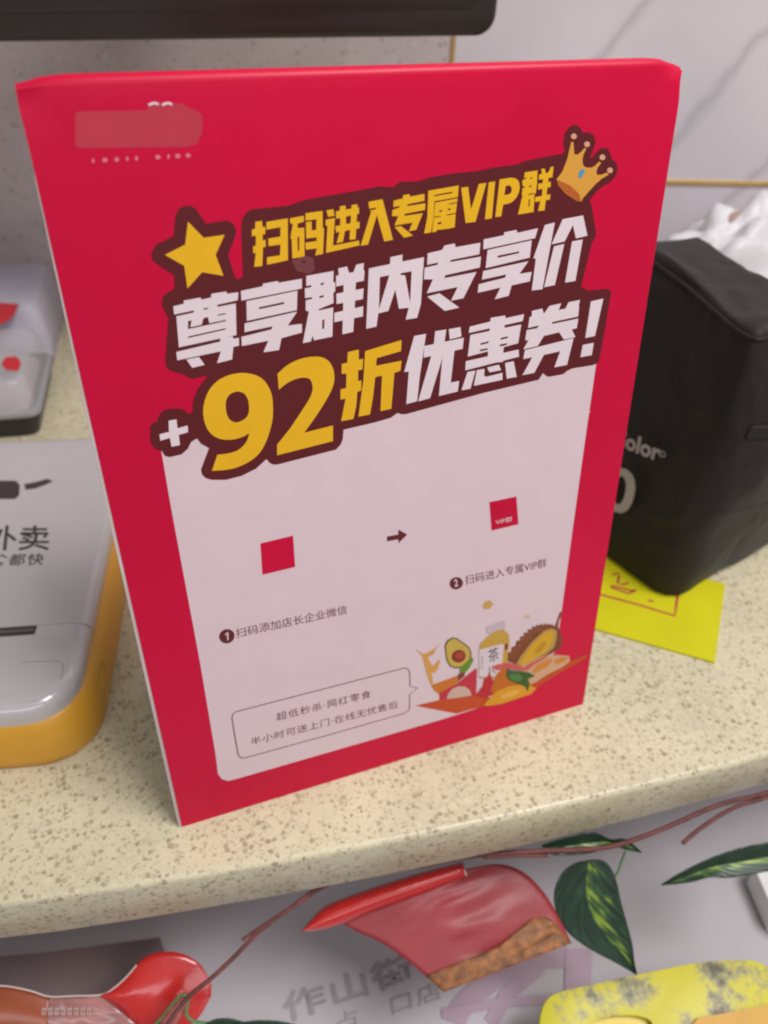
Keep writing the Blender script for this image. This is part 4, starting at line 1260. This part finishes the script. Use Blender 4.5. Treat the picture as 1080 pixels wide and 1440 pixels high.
def leafmat():
    m, N, L, B = nt('variegated_leaf')
    uv = N.new('ShaderNodeUVMap')
    sp_ = N.new('ShaderNodeSeparateXYZ')
    L.new(uv.outputs[0], sp_.inputs[0])
    tc = N.new('ShaderNodeTexCoord')
    # side veins: slanted bands
    mth = N.new('ShaderNodeMath')
    mth.operation = 'ABSOLUTE'
    sb = N.new('ShaderNodeMath')
    sb.operation = 'SUBTRACT'
    L.new(sp_.outputs[0], sb.inputs[0])
    sb.inputs[1].default_value = 0.5
    L.new(sb.outputs[0], mth.inputs[0])
    ad = N.new('ShaderNodeMath')
    ad.operation = 'MULTIPLY_ADD'
    L.new(mth.outputs[0], ad.inputs[0])
    ad.inputs[1].default_value = -0.75
    L.new(sp_.outputs[1], ad.inputs[2])
    nz = N.new('ShaderNodeTexNoise')
    nz.inputs['Scale'].default_value = 5
    nz.inputs['Detail'].default_value = 5
    cmb = N.new('ShaderNodeCombineXYZ')
    mm_ = N.new('ShaderNodeMath')
    mm_.operation = 'MULTIPLY'
    mm_.inputs[1].default_value = 2.2
    L.new(ad.outputs[0], mm_.inputs[0])
    L.new(mm_.outputs[0], cmb.inputs[0])
    m3 = N.new('ShaderNodeMath')
    m3.operation = 'MULTIPLY'
    m3.inputs[1].default_value = 0.9
    L.new(sb.outputs[0], m3.inputs[0])
    L.new(m3.outputs[0], cmb.inputs[1])
    L.new(cmb.outputs[0], nz.inputs['Vector'])
    # right half near midrib carries the yellow
    g = N.new('ShaderNodeMapRange')
    g.inputs[1].default_value = 0.0
    g.inputs[2].default_value = 0.5
    g.inputs[3].default_value = 0.10
    g.inputs[4].default_value = -0.16
    L.new(sb.outputs[0], g.inputs[0])
    st = N.new('ShaderNodeMath')
    st.operation = 'GREATER_THAN'
    L.new(sb.outputs[0], st.inputs[0])
    st.inputs[1].default_value = 0.0
    gs = N.new('ShaderNodeMapRange')
    gs.inputs[3].default_value = -0.3
    gs.inputs[4].default_value = 0
    L.new(st.outputs[0], gs.inputs[0])
    a1 = N.new('ShaderNodeMath')
    L.new(nz.outputs[0], a1.inputs[0])
    L.new(g.outputs[0], a1.inputs[1])
    a2 = N.new('ShaderNodeMath')
    L.new(a1.outputs[0], a2.inputs[0])
    L.new(gs.outputs[0], a2.inputs[1])
    c = ramp(N, L, a2.outputs[0], [(0.30, (0.008, 0.028, 0.014)), (0.47, (0.022, 0.058, 0.030)), (0.54, (0.05, 0.12, 0.025)), (0.64, (0.26, 0.37, 0.04))])
    # dark midrib
    rb = ramp(N, L, mth.outputs[0], [(0.0, (1, 1, 1)), (0.02, (0, 0, 0))])
    mx = N.new('ShaderNodeMixRGB')
    L.new(rb, mx.inputs[0])
    L.new(c, mx.inputs[1])
    mx.inputs[2].default_value = (0.015, 0.04, 0.015, 1)
    L.new(mx.outputs[0], B.inputs['Base Color'])
    wv = N.new('ShaderNodeTexWave')
    wv.inputs['Scale'].default_value = 1.6
    wv.inputs['Distortion'].default_value = 4
    L.new(cmb.outputs[0], wv.inputs[0])
    b = N.new('ShaderNodeBump')
    b.inputs['Strength'].default_value = 0.18
    b.inputs['Distance'].default_value = 0.001
    L.new(wv.outputs[0], b.inputs['Height'])
    L.new(b.outputs[0], B.inputs['Normal'])
    B.inputs['Roughness'].default_value = 0.38
    B.inputs['Specular IOR Level'].default_value = 0.55
    return m


M['leaf'] = leafmat()
M['stem'] = plain('red_brown_stem', (0.13, 0.036, 0.03), 0.65, mott=0.35, mscale=200, bump=0.6, bscale=400)
M['petiole'] = plain('green_leaf_stalk', (0.10, 0.20, 0.06), 0.5)
VP = NP((0.15, edge_y(0.15) - 0.004, -0.045), (-0.1, -0.75, 0.65))
VP2 = NP((0.15, edge_y(0.15) + 0.012, -0.045), (-0.1, -0.75, 0.65))


def stem(pts, plane, r, n=40, mat='stem'):
    return tube('stem' if mat == 'stem' else 'leaf_stalk', [plane.at(q.x, q.y) for q in resample(pts, n)], r, M[mat], vine, 8)


VPb = NP((0.15, edge_y(0.15) + 0.006, -0.034), (-0.1, -0.6, 0.8))
stem([(1100, 1108), (1060, 1120), (1010, 1132), (950, 1158), (900, 1178), (850, 1192), (780, 1196), (720, 1199), (660, 1204), (590, 1218)], VPb, 0.0013)
stem([(1100, 1112), (1070, 1124), (1030, 1137), (985, 1165), (960, 1186)], VPb, 0.0011)
stem([(560, 1222), (500, 1230), (455, 1247), (420, 1270), (370, 1305), (330, 1345), (298, 1375), (262, 1405), (232, 1446)], VPb, 0.0011)
stem([(440, 1252), (400, 1282), (360, 1308), (340, 1322)], VPb, 0.0008)
stem([(770, 1203), (720, 1204), (680, 1206)], VPb, 0.0009)
# hanging leaf
LP = NP((0.21, edge_y(0.21) - 0.010, -0.07), (-0.25, -0.72, 0.6))
fold = lambda h, c=0.002: (lambda s, t: -h * (1 - abs(2 * s - 1)) * (0.3 + 0.7 * math.sin(math.pi * t)) + c * math.sin(math.pi * t))
loft('leaf', LP, [(832, 1209), (808, 1214), (790, 1228), (779, 1255), (783, 1285), (800, 1313), (830, 1335), (862, 1352), (885, 1365), (895, 1371)],
     [(832, 1209), (848, 1210), (860, 1222), (868, 1243), (872, 1262), (878, 1285), (885, 1310), (890, 1332), (892, 1352), (896, 1371)], M['leaf'], vine, fold(0.0045), nu=21, nv=36, thick=0.0003)
stem([(880, 1196), (874, 1212), (868, 1228), (862, 1236)], LP, 0.0006, 10, 'petiole')
# leaf seen nearly edge-on under the slab
loft('leaf', VP, [(761, 1189), (785, 1180), (832, 1170), (858, 1180), (880, 1180), (902, 1198)], [(766, 1195), (782, 1203), (830, 1200), (858, 1189), (880, 1195), (902, 1199)], M['leaf'], vine, fold(0.003), nu=13, nv=24, thick=0.0003)
RPn = NP((0.30, edge_y(0.3) - 0.004, -0.06), (-0.15, -0.6, 0.75))
loft('leaf', RPn, [(930, 1244), (955, 1228), (1000, 1206), (1050, 1190), (1110, 1180)], [(930, 1245), (970, 1241), (1000, 1234), (1030, 1234), (1110, 1220)], M['leaf'], vine, fold(0.004), nu=17, nv=28, thick=0.0003)
# bottom leaves and green loop
LQ = NP((0.0, -0.06, -0.095), (-0.1, -0.55, 0.8))
loft('leaf', LQ, [(280, 1446), (300, 1434), (322, 1432), (345, 1437), (400, 1448)], [(280, 1450), (310, 1462), (330, 1465), (350, 1462), (400, 1450)], M['leaf'], vine, fold(0.002), nu=11, nv=18, thick=0.0003)
loft('leaf', LQ, [(330, 1440), (360, 1435), (400, 1437), (450, 1450)], [(330, 1446), (370, 1460), (410, 1462), (450, 1452)], M['leaf'], vine, fold(0.002), nu=11, nv=18, thick=0.0003, off=0.002)
stem([(212, 1448), (230, 1428), (246, 1408), (256, 1399), (264, 1402), (264, 1412), (262, 1425), (272, 1436), (300, 1440)], LQ, 0.0008, 36, 'petiole')
M['pinktwig'] = plain('pinkish_wrapped_stem', (0.36, 0.10, 0.09), 0.6, mott=0.35, mscale=300)
tube('wrapped_stem', [LQ.at(x, y, -0.001) for x, y in ((230, 1452), (240, 1432), (252, 1416), (262, 1404))], [0.0042, 0.004, 0.0034, 0.0022], M['pinktwig'], vine, 12)

# stained yellow plate at lower right
M['yplate'] = None
def ypl():
    m, N, L, B = nt('stained_yellow_plastic')
    tc = N.new('ShaderNodeTexCoord')
    n1 = N.new('ShaderNodeTexNoise')
    n1.inputs['Scale'].default_value = 42
    n1.inputs['Detail'].default_value = 8
    n1.inputs['Roughness'].default_value = 0.7
    L.new(tc.outputs['Object'], n1.inputs['Vector'])
    c = ramp(N, L, n1.outputs[0], [(0.36, (0.10, 0.09, 0.05)), (0.43, (0.34, 0.31, 0.14)), (0.50, (0.58, 0.53, 0.02)), (1, (0.64, 0.57, 0.006))])
    L.new(c, B.inputs['Base Color'])
    B.inputs['Roughness'].default_value = 0.45
    return m
M['yplate'] = ypl()
YP = Plane((0.25, -0.11, SH + 0.05), (-0.1, -0.2, 0.95))
yt = thing('plastic_plate', 'stained yellow plastic plate with rounded corners, at the lower right below the vine', 'plate', YP.at(930, 1420))
yo = [tuple(q) for q in resample([(755, 1480), (760, 1430), (768, 1408), (785, 1396), (830, 1385), (900, 1370), (980, 1354), (1040, 1350), (1068, 1354), (1090, 1372), (1095, 1420), (1095, 1480)], 44)]
slot = disc_px(872, 1444, 46, 16, 24, -0.08)
y1 = fill('plate_body', YP, [yo], [slot], M['yplate'], yt, 0.0, 0.004)
bevel(y1, 0.0006, 2, 40)
M['ybright'] = plain('bright_yellow_plastic', (0.66, 0.50, 0.01), 0.4)
fill('slot_lining', YP, [disc_px(872, 1446, 50, 20, 24, -0.08)], [], M['ybright'], yt, -0.0045, 0.001)
fill('lower_flange', YP, [[(980, 1432), (1095, 1412), (1100, 1480), (940, 1480)]], [], plain('orange_tinted_plastic', (0.6, 0.32, 0.02), 0.5), yt, 0.002, 0.0015)

# white bright-rimmed tray at the right border
wt = thing('white_tray', 'corner of a white tray with bright rim on the shelf at the right border', 'tray', (0.45, -0.1, SH))
WT = Plane((0, 0, SH + 0.02), (0, 0, 1))
M['wtray'] = plain('glossy_white_tray', (0.78, 0.77, 0.77), 0.25)
fill('tray_rim', WT, [[(1062, 1222), (1120, 1200), (1150, 1330), (1092, 1290)]], [], M['wtray'], wt, 0.0, 0.018)
